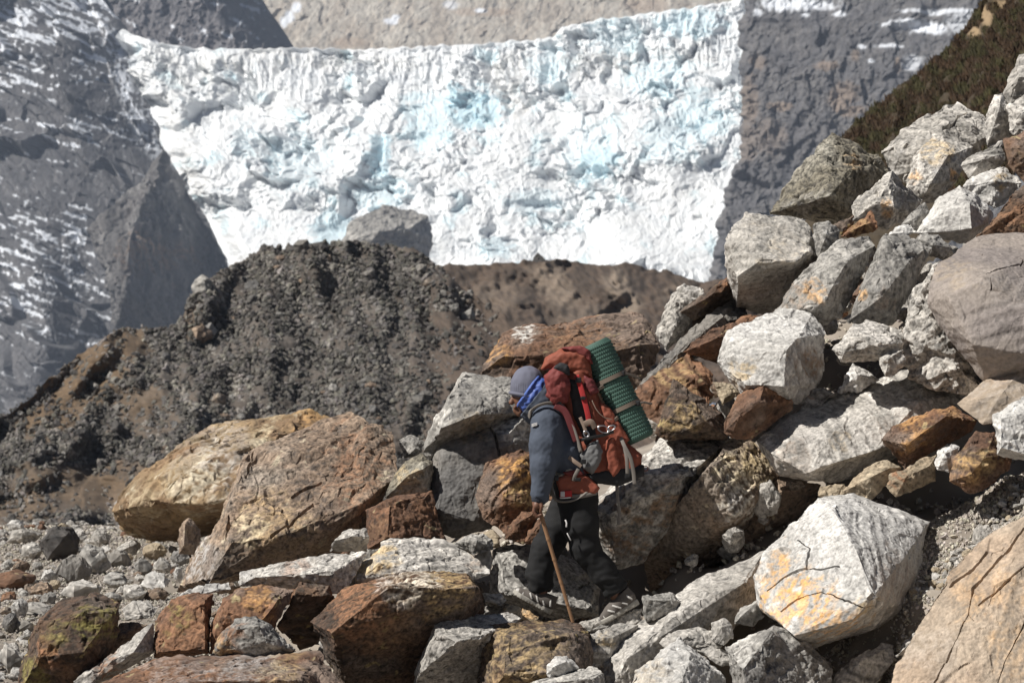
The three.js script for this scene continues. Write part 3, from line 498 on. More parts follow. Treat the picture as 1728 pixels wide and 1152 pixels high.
rock('rock', 'speckled grey cube beside the hiker rear heel', 'grey', 16.05, '1083,1004 1136,1000,.08 1149,1017,.06 1138,1032 1089,1050 1083,1035', '1090,1012,-.05 1130,1012,-.05', { t: 1 });
rock('rock', 'small wedge stone right under the hiker rear shoe sole', 'pale', 16.92, '1036,1058 1044,1035 1083,1026 1086,1048 1062,1058', '', { lean: .6 });
rock('rock', 'flat stone touching the toe of the hiker rear shoe', 'grey', 16.9, '992,1067 1014,1049 1040,1038 1046,1053 1022,1064', '', { lean: .6 });
rock('rock', 'small pale stone where the walking stick meets the ground', 'pale', 16.75, '968,1052 1011,1040 1016,1049 996,1066 975,1062', '', { lean: .7 });
rock('rock', 'flat pale chip resting on the long diagonal slab', 'pale', 15.65, '1112,1084 1128,1068 1178,1057 1203,1063 1203,1079 1219,1092 1161,1086 1125,1095', '1160,1074,-.04', { lean: .7 });
rock('rock', 'small cube of pale stone on the long diagonal slab', 'pale', 15.6, '1201,1051 1222,1040 1237,1054 1237,1076 1222,1090 1202,1081', '1218,1058,-.05', {});
rock('rock', 'grey angular stone touching the left corner of the white orange block', 'grey', 15.75, '1238,1053 1250,1026 1282,1012 1290,1040 1272,1058', '1262,1030,-.06', {});
rock('boulder', 'craggy white streaked rock on the bottom edge right of centre', 'white', 15.2, '1050,1200 1072,1130 1094,1107 1119,1090 1147,1072,.1 1169,1090 1183,1104 1225,1143 1240,1200', '1120,1110,-.14 1165,1112,-.16 1150,1150,-.2', { lean: .5, layer: 1, p: [[1080, 1130, 40, 'ochre', .3]] });
rock('rock_slab', 'thin pale slab behind the craggy white streaked rock', 'pale', 15.6, '1170,1095 1200,1085 1235,1101 1248,1123 1214,1122', '', { lean: .6 });
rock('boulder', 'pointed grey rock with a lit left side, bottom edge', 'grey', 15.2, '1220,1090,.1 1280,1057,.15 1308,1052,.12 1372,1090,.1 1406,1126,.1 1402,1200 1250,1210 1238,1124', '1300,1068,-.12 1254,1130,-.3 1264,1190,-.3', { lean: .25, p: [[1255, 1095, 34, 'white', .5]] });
rock('rock', 'pale rock below the overhang of the white orange block', 'pale', 15.45, '1396,1175 1415,1126 1440,1110 1487,1083 1509,1088 1508,1115 1472,1148 1460,1185', '1450,1118,-.1 1495,1095,-.05', { lean: .55 });
rock('rock', 'narrow sliver of grey stone along the tan bedrock edge', 'pale', 15.2, '1511,1109 1526,1082 1562,1054 1556,1074 1525,1106', '', { lean: .4 });
rock('boulder', 'large white angular block with orange stains and right side greyed for shade', 'white', 15.75, '1271,972 1276,949 1290,929,.05 1354,858,.2 1379,835,.3 1404,830,.3 1442,832,.45 1498,849,.5 1556,867,.5 1572,879,.48 1558,932,.38 1560,965,.28 1536,993,.15 1528,1029,.05 1484,1060,.0 1437,1066,-.05 1368,1094,-.1 1337,1080,-.25 1304,1055,-.15 1278,1026', '1405,858,-.08 1446,928,-.34 1466,980,-.48 1479,1004,-.52 1341,1072,-.36 1440,1046,-.46 1297,1036,-.2', { lean: .25, chip: .55, rough: .7, spin: -.9, cw: .55, p: [[1310, 965, 46, 'orange', .8], [1345, 1020, 56, 'orange', .75], [1400, 1035, 45, 'orange', .6], [1440, 1010, 26, 'ochre', .6], [1540, 930, 75, 'grey', .75], [1500, 980, 50, 'brown', .4]], cr: ['1290,995 1318,972 1350,955 1378,953 1400,948', '1308,1024 1340,1000 1372,990 1400,1000 1440,1014 1478,1006', '1345,910 1360,925 1352,955'] });  // grey patch puts shade into the right face; orange and ochre are stains
rock('bedrock_slab', 'broad tan bedrock slab with cracks filling the bottom right corner', 'tan', 14.7, '1490,1230 1506,1152 1512,1121 1565,1054 1567,1010 1604,960 1665,901 1728,868 1830,820 1830,1230', '1560,1120,-.08 1620,1050,-.12 1720,960,-.1 1640,1180,-.12', { lean: .75, side: -.25, t: .35, chip: .55, rough: .9, spin: -.8, cw: .7, layer: .1, mat: mats.smoothRock, p: [[1690, 990, 50, 'orange', .22], [1640, 1000, 40, 'orange', .2], [1710, 1090, 40, 'orange', .2], [1560, 1110, 40, 'grey', .2]], cr: ['1726,892 1690,935 1660,968 1637,990 1625,1030 1606,1075 1590,1110 1567,1160', '1645,1016 1672,996 1697,974 1728,950', '1728,1037 1712,1070 1690,1110 1672,1160', '1600,985 1640,960 1665,930'], group: null });
// right middle
rock('boulder', 'very long pale gneiss boulder right of the hiker, dotted with dark spots', 'pale', 17.2, '1271,740 1276,727 1304,707 1340,691 1387,677 1420,657,.1 1470,646,.15 1506,635,.15 1554,610,.25 1581,600,.25 1598,607,.25 1614,640,.15 1630,663,.1 1615,710 1565,750 1500,775,.1 1442,790,.1 1428,806,.15 1412,817,.15 1392,817,.1 1376,806 1368,820 1351,820 1312,804 1304,782', '1385,788,-.22 1470,762,-.22 1345,745,-.22 1550,680,-.1 1310,770,-.16 1360,800,-.18', { lean: .6, chip: .5, spin: 1.45, p: [[1340, 715, 40, 'dark', .35], [1405, 742, 18, 'ochre', .5], [1330, 785, 40, 'brown', .3]] });
rock('rock', 'orange rust rock lying on the long pale gneiss boulder', 'rust', 16.7, '1483,741 1504,721 1526,711,.1 1559,706,.12 1584,688,.15 1609,685,.15 1629,693,.12 1650,710,.1 1641,729,.12 1615,745,.12 1590,752,.12 1578,768,.1 1528,792,.05 1504,770 1490,754', '1530,750,-.16 1562,720,-.1 1597,702,-.1', { lean: .15, p: [[1540, 722, 40, 'orange', .35], [1600, 693, 22, 'orange', .5], [1600, 725, 40, 'dark', .6]] });
rock('rock', 'ochre stained stone below the left end of the orange rust rock', 'ochre', 16.6, '1424,829 1442,807 1479,777 1498,774 1522,788 1497,818 1470,844', '1470,805,-.08 1500,790,-.05', {});
rock('rock', 'tan stone with a purple brown spot above the gravel', 'ochre', 16.4, '1494,820 1501,802 1528,790 1554,774 1581,768 1580,812 1537,831 1512,838', '1530,805,-.08 1570,785,-.06', { p: [[1518, 815, 26, 'rust', .9]] });
rock('rock', 'small bright white stone between two rusty rocks at right', 'white', 16.3, '1579,779 1584,760 1606,747 1621,754 1611,780 1602,797 1583,792', '1596,765,-.05', {});
rock('rock', 'layered rust and tan rock left of the white right edge block', 'rust', 16.2, '1602,812 1609,771 1629,743 1648,727 1679,729 1685,766 1712,767 1705,790 1680,806 1660,829 1637,831 1615,816', '1630,765,-.1 1665,770,-.12 1640,800,-.12', { layer: 1, p: [[1650, 780, 36, 'ochre', .6], [1625, 790, 26, 'orange', .3]] });
rock('boulder', 'bright white banded block cut by the right edge', 'white', 15.8, '1676,700 1687,690 1728,668,.1 1800,640,.15 1800,785 1728,770 1683,768', '1690,706,-.08 1760,690,-.05 1690,755,-.1', { layer: .8, spin: .3 });
rock('bedrock_slab', 'smooth tan slab leaning above the white right edge block', 'tan', 16.55, '1615,681 1651,649 1728,583,.2 1800,530,.3 1800,700 1728,690 1681,700 1659,716 1643,708', '1690,665,-.06', { lean: .7, chip: .3, rough: .5, mat: mats.smoothRock, p: [[1680, 660, 60, 'grey', .3]] });
rock('boulder', 'huge smooth brown grey boulder at the right edge', 'smooth', 17.0, '1563,513 1568,480 1581,444,.1 1617,419,.2 1651,397,.3 1681,391,.35 1728,389,.35 1830,395,.3 1830,600 1728,640 1668,655 1640,610 1606,578 1588,541', '1600,500,-.2 1660,470,-.25 1640,580,-.25 1740,520,-.3 1740,600,-.25', { lean: .45, chip: .35, rough: .6, round: 5, cw: .6, mat: mats.smoothRock, cr: ['1655,463 1685,455 1722,446', '1718,450 1725,440', '1659,472 1658,492'], p: [[1690, 500, 60, 'grey', .15], [1600, 440, 40, 'ochre', .2]] });
rock('boulder', 'rough crumbly pale rock against the huge smooth boulder', 'pale', 17.25, '1515,600 1518,556 1526,517 1542,478 1554,458 1587,437 1600,480 1600,545 1630,600 1662,655 1640,670 1600,660 1545,650', '1550,500,-.1 1580,560,-.14 1615,620,-.12', { lean: .35, rough: 1.5, chip: 1.5, p: [[1600, 560, 30, 'grey', .5]] });
rock('boulder', 'pale block with a dark hollow beneath, above the long gneiss', 'pale', 17.15, '1404,590 1426,564 1440,547,.05 1462,539,.1 1522,556,.08 1528,578 1522,600 1497,607 1470,604,.1 1433,594,.05 1418,612', '1440,565,-.1 1425,595,-.08 1500,580,-.14', { lean: .3 });
rock('rock', 'small grey cube under the pale block at the hollow', 'pale', 17.0, '1484,604 1498,593 1526,588 1529,616 1506,637 1494,636', '1500,605,-.06', {});
rock('rock', 'white wedge stone inside the dark hollow over the long gneiss', 'white', 17.45, '1415,662 1426,635 1440,614 1459,622 1486,641 1448,662', '1447,632,-.06', {});
rock('boulder', 'tall upright grey slab with orange left edge, upper right', 'grey', 17.7, '1427,546 1437,517 1454,481 1470,433 1479,411 1490,394,.1 1529,396,.1 1548,414,.06 1573,419,.04 1569,440 1553,460 1542,485 1514,502 1506,549 1459,545', '1460,490,-.1 1495,410,-.05 1535,440,-.1 1490,500,-.16', { lean: .3, spin: 1.5, p: [[1455, 495, 14, 'orange', .5], [1490, 510, 30, 'brown', .35]] });
rock('boulder', 'thick grey brown slab left of the tall upright slab', 'grey', 17.85, '1300,540 1320,500 1331,481 1367,453 1384,450 1390,439 1412,406,.1 1442,397,.1 1469,396,.1 1478,414,.06 1461,456 1442,500 1422,535 1390,552 1340,556', '1350,480,-.12 1400,450,-.12 1430,440,-.12 1390,510,-.18', { lean: .4, p: [[1368, 492, 22, 'orange', .55], [1340, 495, 30, 'brown', .5]] });
rock('boulder', 'bright white boulder with right flank darkened brown for shade, right of the mat', 'white', 17.3, '1207,610 1219,578 1227,558 1247,553,.06 1297,536,.15 1316,519,.2 1372,528,.2 1390,550,.15 1397,562,.15 1395,602,.2 1389,648,.15 1356,685,.1 1337,684 1320,662 1250,666 1217,632', '1346,570,-.16 1328,590,-.24 1324,652,-.22 1240,600,-.12 1260,650,-.16', { lean: .3, chip: .6, p: [[1255, 625, 30, 'ochre', .6], [1365, 610, 40, 'brown', .8]] });  // brown patch also carries the shade of the flank turned from the sun
rock('rock', 'rust wedge pointing up below the bright white boulder', 'rust', 17.05, '1219,730 1223,702 1248,666 1284,635,.05 1298,634,.06 1318,654,.1 1339,679,.1 1339,691,.12 1306,703,.12 1284,731,.1 1273,741,.06 1232,740', '1282,678,-.14 1250,700,-.14 1290,650,-.06', { lean: .2 });
rock('rock_slab', 'rust tan slab tilted above the green mat end', 'rust', 17.9, '1060,668 1100,632 1160,597,.1 1173,604,.1 1203,632,.05 1205,670 1182,700 1140,705 1118,720 1085,700', '1110,650,-.06 1175,635,-.06', { lean: .6, layer: .9, spin: .7, p: [[1130, 630, 40, 'ochre', .5]] });
rock('rock', 'golden brown rock right of the green mat end', 'darkrust', 17.5, '1105,732 1120,690 1137,640 1157,652 1195,680 1220,695 1230,740 1176,732 1146,720 1123,742', '1145,690,-.12 1190,710,-.14', { p: [[1150, 700, 44, 'ochre', .6]] });
rock('rock', 'small tan stone in the dark gap left of the rust wedge', 'ochre', 17.9, '1205,645 1234,646 1250,662 1234,675 1218,686', '', {});
rock('boulder', 'large rust brown boulder behind the top of the backpack', 'rust', 19.5, '803,634 845,565 872,550,.15 930,545,.25 1000,532,.3 1060,525,.35 1085,532,.3 1117,580,.1 1112,605 1090,655 1000,690 900,690 825,650', '872,563,-.06 850,600,-.15 960,600,-.2 1080,580,-.1', { lean: .4, p: [[886, 562, 22, 'white', .9], [840, 600, 26, 'orange', .4], [980, 545, 60, 'rust', .6], [1000, 610, 90, 'brown', .5]] });
rock('rock', 'white grey rock leaning left of a dark red wedge, high centre right', 'pale', 19.0, '1104,563 1113,536 1133,494 1155,478,.05 1186,486,.05 1194,502 1180,530 1164,557 1124,594 1109,572', '1140,510,-.1 1140,550,-.12', { p: [[1165, 495, 26, 'grey', .5]] });
rock('rock', 'dark red overhanging wedge under the layered block', 'darkrust', 18.7, '1133,534,.15 1183,494 1205,480 1233,462,.05 1243,478,.1 1240,505,.2 1207,526,.25 1163,558,.25', '1190,505,-.08 1225,480,-.08', { lean: -.4, p: [[1220, 480, 22, 'rust', .6]] });
rock('rock_slab', 'long narrow grey slab sloping down left towards the mat', 'slate', 18.45, '1062,668 1100,620 1124,594 1163,558 1202,528,.1 1236,505,.15 1261,519,.12 1265,532,.06 1230,554 1165,600 1128,622 1098,662', '1160,580,-.05 1220,535,-.02', { lean: .6, spin: .7 });
rock('rock_slab', 'thin red brown slab lying on the long narrow grey slab', 'rust', 18.15, '1153,594 1177,569 1230,544 1263,528,.05 1296,536,.05 1249,555 1226,566 1210,612,.1', '1200,575,-.05 1240,555,-.02', { lean: .5 });
rock('boulder', 'jutting layered block with pale top and black underside, upper right', 'pale', 18.3, '1222,399 1227,386 1244,367,.1 1258,358,.15 1297,358,.25 1316,361,.25 1355,369,.2 1371,381,.15 1371,422,.1 1380,436,.12 1388,440,.15 1376,455,.25 1332,483,.4 1318,510,.45 1299,537,.5 1263,524,.4 1244,521,.35 1240,492,.2 1238,467,.05 1223,447,.05 1232,428', '1246,466,-.18 1282,440,-.26 1345,440,-.24 1366,424,-.16 1240,425,-.1', { lean: .1, layer: .9, chip: .7, p: [[1315, 410, 55, 'ochre', .22], [1320, 395, 40, 'grey', .5]] });
rock('rock', 'rough grey stone right of the jutting layered block', 'grey', 18.25, '1370,383 1380,374 1399,373 1418,389 1418,402 1396,433 1380,437', '1395,395,-.08', { p: [[1390, 395, 16, 'white', .5]] });
rock('boulder', 'peaked dark lichen covered boulder against the grey cliff', 'lichen', 20.0, '1296,360 1331,322 1354,286 1365,258 1387,236,.1 1404,222,.15 1420,222,.15 1437,233,.15 1462,247,.15 1486,262,.2 1502,290,.2 1490,310,.1 1455,345 1445,365 1415,380 1359,376 1315,364', '1395,262,-.1 1400,330,-.3 1440,285,-.16 1350,340,-.16', { lean: .5, rough: 1.5, p: [[1440, 275, 26, 'orange', .3], [1350, 350, 40, 'grey', .4]] });
rock('rock', 'pale rock with a right half darkened for shade below the lichen peak', 'pale', 19.3, '1438,346 1456,324 1490,297 1506,288,.05 1520,299,.1 1537,316,.15 1556,338,.2 1545,360,.15 1520,378,.1 1498,388 1479,378 1440,372', '1500,310,-.1 1480,340,-.12 1510,350,-.12', { lean: .3, p: [[1535, 330, 26, 'dark', .7], [1490, 350, 16, 'orange', .6]] });  // dark patch is painted shade on the unlit side
rock('rock', 'small rust brown slab pointing right under the lichen peak', 'rust', 18.9, '1418,400 1445,380 1470,355,.05 1483,374 1478,390 1442,400', '1460,378,-.05', { layer: .8, p: [[1450, 388, 16, 'ochre', .4]] });
rock('rock', 'dark rust stone squeezed left of the small rust brown slab', 'darkrust', 19.0, '1404,380 1420,370 1443,362 1440,380 1420,398', '', {});
rock('boulder', 'pale gnarled boulder with a black crack below the dark hillside', 'pale', 20.5, '1485,257 1504,241 1526,216 1567,188,.1 1590,174,.15 1617,166,.2 1634,172,.2 1642,188,.15 1667,199,.1 1672,225 1655,255 1605,300 1530,310 1500,300 1488,278', '1530,240,-.16 1590,215,-.14 1600,270,-.22 1640,220,-.06', { lean: .5, layer: .6, rough: 1.2, p: [[1505, 270, 30, 'grey', .6]], cr: ['1603,182 1618,193', '1640,185 1620,193 1606,212 1588,219'] });
rock('boulder', 'ochre and grey block below the gnarled cracked boulder', 'pale', 19.85, '1529,315 1540,269 1562,238,.1 1590,224,.15 1617,236,.15 1644,247,.1 1630,276 1620,304 1578,342 1553,346 1543,328', '1550,270,-.1 1600,262,-.1 1570,310,-.16', { p: [[1580, 255, 36, 'ochre', .6], [1590, 310, 36, 'grey', .8], [1610, 295, 14, 'orange', .6], [1540, 300, 12, 'orange', .5]] });
rock('rock', 'pale upright rock just right of the gnarled cracked boulder', 'pale', 20.2, '1662,205 1679,161 1692,155 1706,186 1710,225 1690,250 1665,250', '1685,190,-.12', {});
rock('boulder', 'topmost pale rock at the right edge below the hillside', 'pale', 20.6, '1692,158 1704,122 1720,91,.1 1740,84,.12 1810,90,.15 1810,190 1728,175 1705,178', '1720,130,-.12 1770,130,-.12', {});
rock('rock', 'rounded pale rock cut by the right edge beneath the topmost rock', 'pale', 20.0, '1698,180 1728,158,.05 1810,150,.1 1810,245 1728,240 1706,225', '1725,190,-.1', { round: 2 });
rock('boulder', 'purple red rock cut by the right edge, upper right', 'rust', 19.0, '1694,235 1728,222,.05 1810,218,.1 1810,325 1728,308 1702,278', '1720,250,-.1 1760,280,-.12', { lean: .2, chip: .5, p: [[1720, 265, 40, 'brown', .5]] });
rock('rock', 'layered pale stone tucked left of the purple red rock', 'pale', 19.4, '1620,280 1637,261 1692,236,.05 1700,258 1690,284 1637,298', '1660,268,-.08', { lean: .4, layer: .9 });
rock('rock', 'pale rock with ochre core above the upper white boulder', 'white', 19.1, '1627,314 1640,297 1698,280,.1 1728,308 1708,330 1694,345 1679,351 1657,330', '1680,305,-.08', { p: [[1688, 305, 22, 'ochre', .8]] });
rock('boulder', 'clean white boulder with a pointed top, upper right', 'white', 18.6, '1543,394 1567,358 1584,336 1620,311,.08 1648,324,.1 1678,358,.1 1677,374,.05 1652,400 1633,413 1617,414 1581,398 1560,398', '1590,360,-.1 1636,345,-.14 1640,385,-.14', { lean: .4, chip: .5 });
rock('rock_slab', 'dark rust slab above the huge smooth boulder at the right edge', 'darkrust', 18.2, '1648,400 1681,363 1704,330 1728,313,.05 1810,285,.1 1810,410 1728,405 1681,402', '1710,355,-.06', { lean: .4, p: [[1720, 350, 40, 'rust', .4]] });
rock('rock', 'narrow grey stone between the pale rock and clean white boulder', 'grey', 18.8, '1522,380 1548,349 1562,341 1572,358 1548,390', '1550,365,-.05', {});
rock('rock', 'thin pale flake on top of the tall upright slab', 'white', 18.3, '1492,398 1515,381 1540,376 1547,392 1529,400', '', { lean: .6 });
rock('rock', 'dark grey stone in the gap above the rough crumbly rock', 'grey', 18.0, '1545,402 1554,394 1584,396 1607,419 1592,436 1570,434', '1575,412,-.06', {});
rock('boulder', 'flat topped pale rock right behind the backpack, half in shadow', 'pale', 17.5, '992,856 1020,822 1060,796 1090,768 1123,738,.15 1143,713,.25 1176,722,.25 1198,720,.22 1234,738,.1 1228,762 1192,806 1150,845,.05 1100,900,.1 1085,950,.15 1040,960,.1 1005,910,.05', '1078,803,-.16 1170,795,-.2 1030,870,-.16', { lean: .35, p: [[1160, 760, 50, 'white', .4], [1190, 740, 26, 'ochre', .3], [1070, 900, 80, 'brown', .9], [1130, 850, 50, 'brown', .8], [1040, 940, 60, 'dark', .5]] });  // lower brown and dark patches deepen the cast shadow in colour
rock('boulder', 'speckled rock with a deeply shaded left face, right of the hiker legs', 'brown', 17.38, '1085,950,.45 1095,912,.35 1147,849,.15 1190,790,.05 1234,738,.15 1250,731,.2 1268,740,.2 1290,766,.2 1314,799,.15 1312,822,.15 1300,880,.35 1240,950,.65 1180,995,.8 1130,1005,.8 1098,1002,.7', '1192,793,-.26 1240,868,-.26', { lean: .0, p: [[1262, 790, 62, 'cream', .75], [1250, 840, 40, 'white', .6], [1275, 770, 30, 'ochre', .6]] });  // brown body also paints in the shaded face, pale patches the sunlit part
rock('boulder', 'shadowed brown rock beneath the long pale gneiss', 'brown', 17.55, '1235,960,.2 1250,868 1312,806 1368,818 1385,818,.05 1378,842,.1 1345,890,.15 1300,945,.2', '1320,830,-.08 1290,880,-.04', { lean: -.1 });
rock('rock', 'low tan stone behind the top of the white orange block', 'ochre', 16.7, '1380,836 1384,820 1426,816 1434,832 1420,845', '', {});
rock('rock', 'small mottled stone tucked between the white boulder and long gneiss', 'grey', 17.35, '1353,673 1367,656 1392,654 1417,663 1389,682 1356,690', '', { p: [[1370, 668, 12, 'rust', .4]] });
// ------------------------------------------------------------------ the ground under the rocks
const FLAT = EYE.y - 1.62;
const control = [];
for (let x = -13; x <= -3.4; x += 1.2) for (let d = 12; d <= 52; d += 2) control.push([x, d, FLAT, 0.8]);
for (let x = -3; x <= 9; x += 1.5) for (let d = 27; d <= 52; d += 2.5) control.push([x, d, Math.max(FLAT, FLAT + (x + 1) * 0.42), 1]);
for (const [x, y, d] of [[1600, 870, 16.5], [1680, 820, 16.4], [1650, 900, 15.95], [1590, 960, 16.1], [1720, 850, 15.8], [1575, 1010, 15.8], [1620, 840, 16.6], [1700, 790, 16.6], [1580, 900, 16.6]]) { const p = at(x, y, d); control.push([p.x, -p.z, p.y, 5]); control.push([p.x + .12, -p.z - .1, p.y, 5]); }
for (let x = -3; x <= 6; x += .8) for (const d of [12, 13, 13.8]) control.push([x, d, EYE.y - 2.1 + .1 * x, .7]);
for (let x = 0; x <= 4; x += .4) for (const d of [13.6, 14.2, 14.7]) control.push([x, d, EYE.y - 2.05, 3]);
for (const [x, d, y, s] of placed) control.push([x, d, y - 0.05, 0.5 + 0.3 * s]);
function heightAt(x, d) {
  let s = 0, w = 0;
  for (const [cx, cd, y, k] of control) { const r2 = (x - cx) ** 2 + (d - cd) ** 2 + 0.03, g = k / (r2 * r2); s += g * y; w += g; }
  return s / w - sstep(38, 75, d) * 4.5;
}
{
  const NU = 210, NV = 330, X = (u) => lerp(-14, 11, u), D = (v) => 10.5 + 42 * v * v + 6 * v + 70 * sstep(.9, 1, v) * (v - .9) * 10;
  const g = sheet(NU, NV, (u, v) => new THREE.Vector3(X(u), heightAt(X(u), D(v)), -D(v)), (u, v, x, y, z) => .03 * fbm(x * 3, y * 3, z * 3, 3) + .03 * Math.max(-.2, chips(x * 7, y * 7, z * 7)),
    (u, v, x, y, z) => { const n = fbm(x * 1.6, y * 1.6, z * 1.6, 4), k = 1 + .3 * noise(x * 30, y * 30, z * 30) + .25 * noise(x * 13, 3, z * 13); const c = mix3([.30, .26, .215], [.215, .185, .155], sstep(-.2, .2, n)); return [c[0] * k, c[1] * k, c[2] * k]; });
  tag(meshOf(g, mats.soil), 'ground', 'gritty grey brown ground under the rocks', 'ground', null, 'structure');
}
// ------------------------------------------------------------------ loose stones: a set of shapes, each copy a thing of its own
function pebbleShape(kind, flat, i, q = 3.6) {
  const pts = [], n = 15;
  for (let k = 0; k < n; k++) {
    const z = 1 - 2 * (k + .5) / n, r = Math.sqrt(1 - z * z), a = k * 2.39996 + rr(-.45, .45), s = rr(.8, 1.08);
    pts.push(new THREE.Vector3(r * Math.cos(a) * .5 * s * rr(.95, 1.15), z * .5 * s * flat, r * Math.sin(a) * .5 * s * rr(.8, 1)));
  }
  const g = stone(pts, { kind, q, size: .8, id: ++rockId, layer: .3, round: i % 2, chip: .9 });
  return geometry(g.pos, g.tri, g.col, false);
}
const HUE = { pale: 'pale', grey: 'grey', white: 'whitish', brown: 'brown', slate: 'dark grey', rust: 'rust', dark: 'blackish', ochre: 'tan' };
const SHAPES = {};
for (const kind of ['pale', 'grey', 'white', 'brown', 'slate', 'rust', 'dark', 'ochre']) SHAPES[kind] = [.62, .85, .48].map((f, i) => pebbleShape(kind, f, i));
function loose(name, label, group, kind, p, w, h, i = 0) {
  const o = meshOf(SHAPES[kind][i % 3], mats.rock);
  o.position.copy(p); o.rotation.set(rr(-.25, .25), rr(0, 6.28), rr(-.25, .25));
  o.scale.set(w, h, w * rr(.8, 1.1));
  return tag(o, name, label, 'stone', group);
}
const onFlat = (x, yBase) => { const d = 1.62 * FOCAL / (yBase - 700); return [at(x, yBase, d), d]; };
// the stones of the flat that stand out, each with its own look and neighbours: x, middle y, width, height in the photograph
const COB = [
  [103, 915, 74, 62, 'dark', 'big near black boulder on the stony flat at left'],
  [155, 943, 56, 52, 'grey', 'grey boulder right of the near black boulder on the flat'],
  [125, 957, 60, 52, 'slate', 'dark grey pointed boulder in the middle of the stony flat'],
  [53, 928, 44, 32, 'pale', 'rounded pale stone left of the near black boulder'],
  [39, 903, 58, 30, 'pale', 'wide pale stone at the far left of the flat'],
  [26, 887, 32, 22, 'white', 'whitish stone topmost at the far left of the flat'],
  [133, 903, 34, 24, 'pale', 'small pale stone just right of the near black boulder top'],
  [168, 906, 34, 30, 'pale', 'pale stone behind the grey boulder on the flat'],
  [83, 971, 30, 24, 'white', 'white stone at the left foot of the dark grey pointed boulder'],
  [139, 993, 66, 36, 'pale', 'broad pale banded stone in front of the dark grey pointed boulder'],
  [192, 978, 54, 28, 'grey', 'flat grey stone in front of the grey boulder'],
  [261, 979, 60, 32, 'white', 'flat stone with bright white top near the large brown boulder'],
  [226, 999, 44, 32, 'pale', 'pale stone above the mossy bottom left boulder'],
  [31, 1024, 32, 34, 'white', 'white egg shaped stone near the left edge'],
  [81, 1009, 30, 24, 'grey', 'round grey stone right of the white egg shaped stone'],
  [69, 993, 48, 24, 'brown', 'purple brown stone above the round grey stone'],
  [22, 976, 80, 36, 'rust', 'low rusty slab shaped stone cut by the left edge'],
  [200, 941, 40, 34, 'slate', 'dark stone right of the grey boulder on the flat'],
  [217, 923, 44, 28, 'pale', 'pale stone below the left end of the golden boulder'],
  [258, 929, 44, 32, 'ochre', 'tan stone below the middle of the golden boulder'],
  [302, 940, 40, 30, 'grey', 'grey stone touching the left foot of the large brown boulder'],
  [241, 954, 36, 32, 'grey', 'grey stone in front of the tan stone on the flat'],
  [275, 953, 34, 28, 'pale', 'pale blocky stone between tan stone and large brown boulder'],
  [36, 954, 34, 24, 'brown', 'brownish stone above the low rusty stone'],
  [62, 954, 24, 18, 'grey', 'small grey stone left of the dark pointed boulder'],
  [17, 1049, 40, 38, 'slate', 'grey brown stone below the white egg, cut by the left edge'],
  [42, 1056, 32, 24, 'slate', 'dark stone left of the mossy boulder top'],
  [22, 1108, 44, 56, 'pale', 'large pale stone at the left edge beside the mossy boulder'],
  [64, 1027, 62, 22, 'pale', 'flat pale stone behind the mossy boulder'],
  [262, 1002, 46, 24, 'brown', 'dark brown stone under the bright topped flat stone'],
  [92, 985, 22, 18, 'ochre', 'small tan stone below the white stone on the flat'],
  [48, 992, 18, 18, 'brown', 'small brown round stone left of the purple brown stone'],
  [14, 1006, 30, 18, 'rust', 'small rust stone at the left edge'],
  [54, 1018, 26, 24, 'brown', 'brown stone right of the white egg shaped stone'],
  [190, 1008, 40, 18, 'grey', 'thin grey stone lying above the mossy boulder'],
  [300, 968, 22, 26, 'white', 'small white stone against the foot of the large brown boulder'],
];
const used = [];
COB.forEach(([x, y, w, h, kind, label], i) => {
  const [p, d] = onFlat(x, y + h / 2), k = d / FOCAL;
  p.y += h * k * .42; used.push([p.x, p.z, w * k * .5]);
  loose('flat_stone', label, 'stones of the stony flat', kind, p, w * k * 1.12, h * k * (1.15 / [.62, .85, .48][i % 3]), i);
});
{ // the many nameless cobbles between them
  const kinds = ['pale', 'grey', 'pale', 'grey', 'brown', 'slate', 'white', 'rust', 'ochre', 'pale'];
  let n = 0;
  for (let tries = 0; tries < 5000 && n < 230; tries++) {
    const y = 884 + 270 * Math.pow(rnd(), 1.5), x = rr(-12, 420 - (y - 884) * 1.2);
    const [p, d] = onFlat(x, y), s = rr(9, 24) * (1 + (y - 884) / 500) * d / FOCAL;
    if (used.some(([ux, uz, ur]) => Math.hypot(p.x - ux, (p.z - uz) * .6) < (ur + s * .5) * .8)) continue;
    used.push([p.x, p.z, s * .5]); p.y += s * .18; n++;
    const kind = kinds[Math.floor(rnd() * kinds.length)];
    loose('cobble', `small ${HUE[kind]} cobble ${x < 110 ? 'near the left edge of the stony flat' : x < 230 ? 'in the middle of the stony flat' : 'of the flat near the large brown boulder'}`, 'small cobbles of the stony flat', kind, p, s, s * rr(.8, 1.1), n);
  }
}
function scatter(name, label, category, shape, material, count, place) {
  const im = new THREE.InstancedMesh(shape, material, count), o = new THREE.Object3D(), c = new THREE.Color();
  let n = 0;
  for (let i = 0; i < count * 4 && n < count; i++) { const t = place(o, i); if (t === false) continue; o.updateMatrix(); im.setMatrixAt(n, o.matrix); c.setRGB(...(Array.isArray(t) ? t : [1, 1, 1])); im.setColorAt(n, c); n++; }
  im.count = n; im.castShadow = im.receiveShadow = true;
  return tag(im, name, label, category, null, 'stuff');
}
const CHIPSHAPE = pebbleShape('pale', .7, 0, 16), DARKSHAPE = pebbleShape('grey', .75, 0, 13);
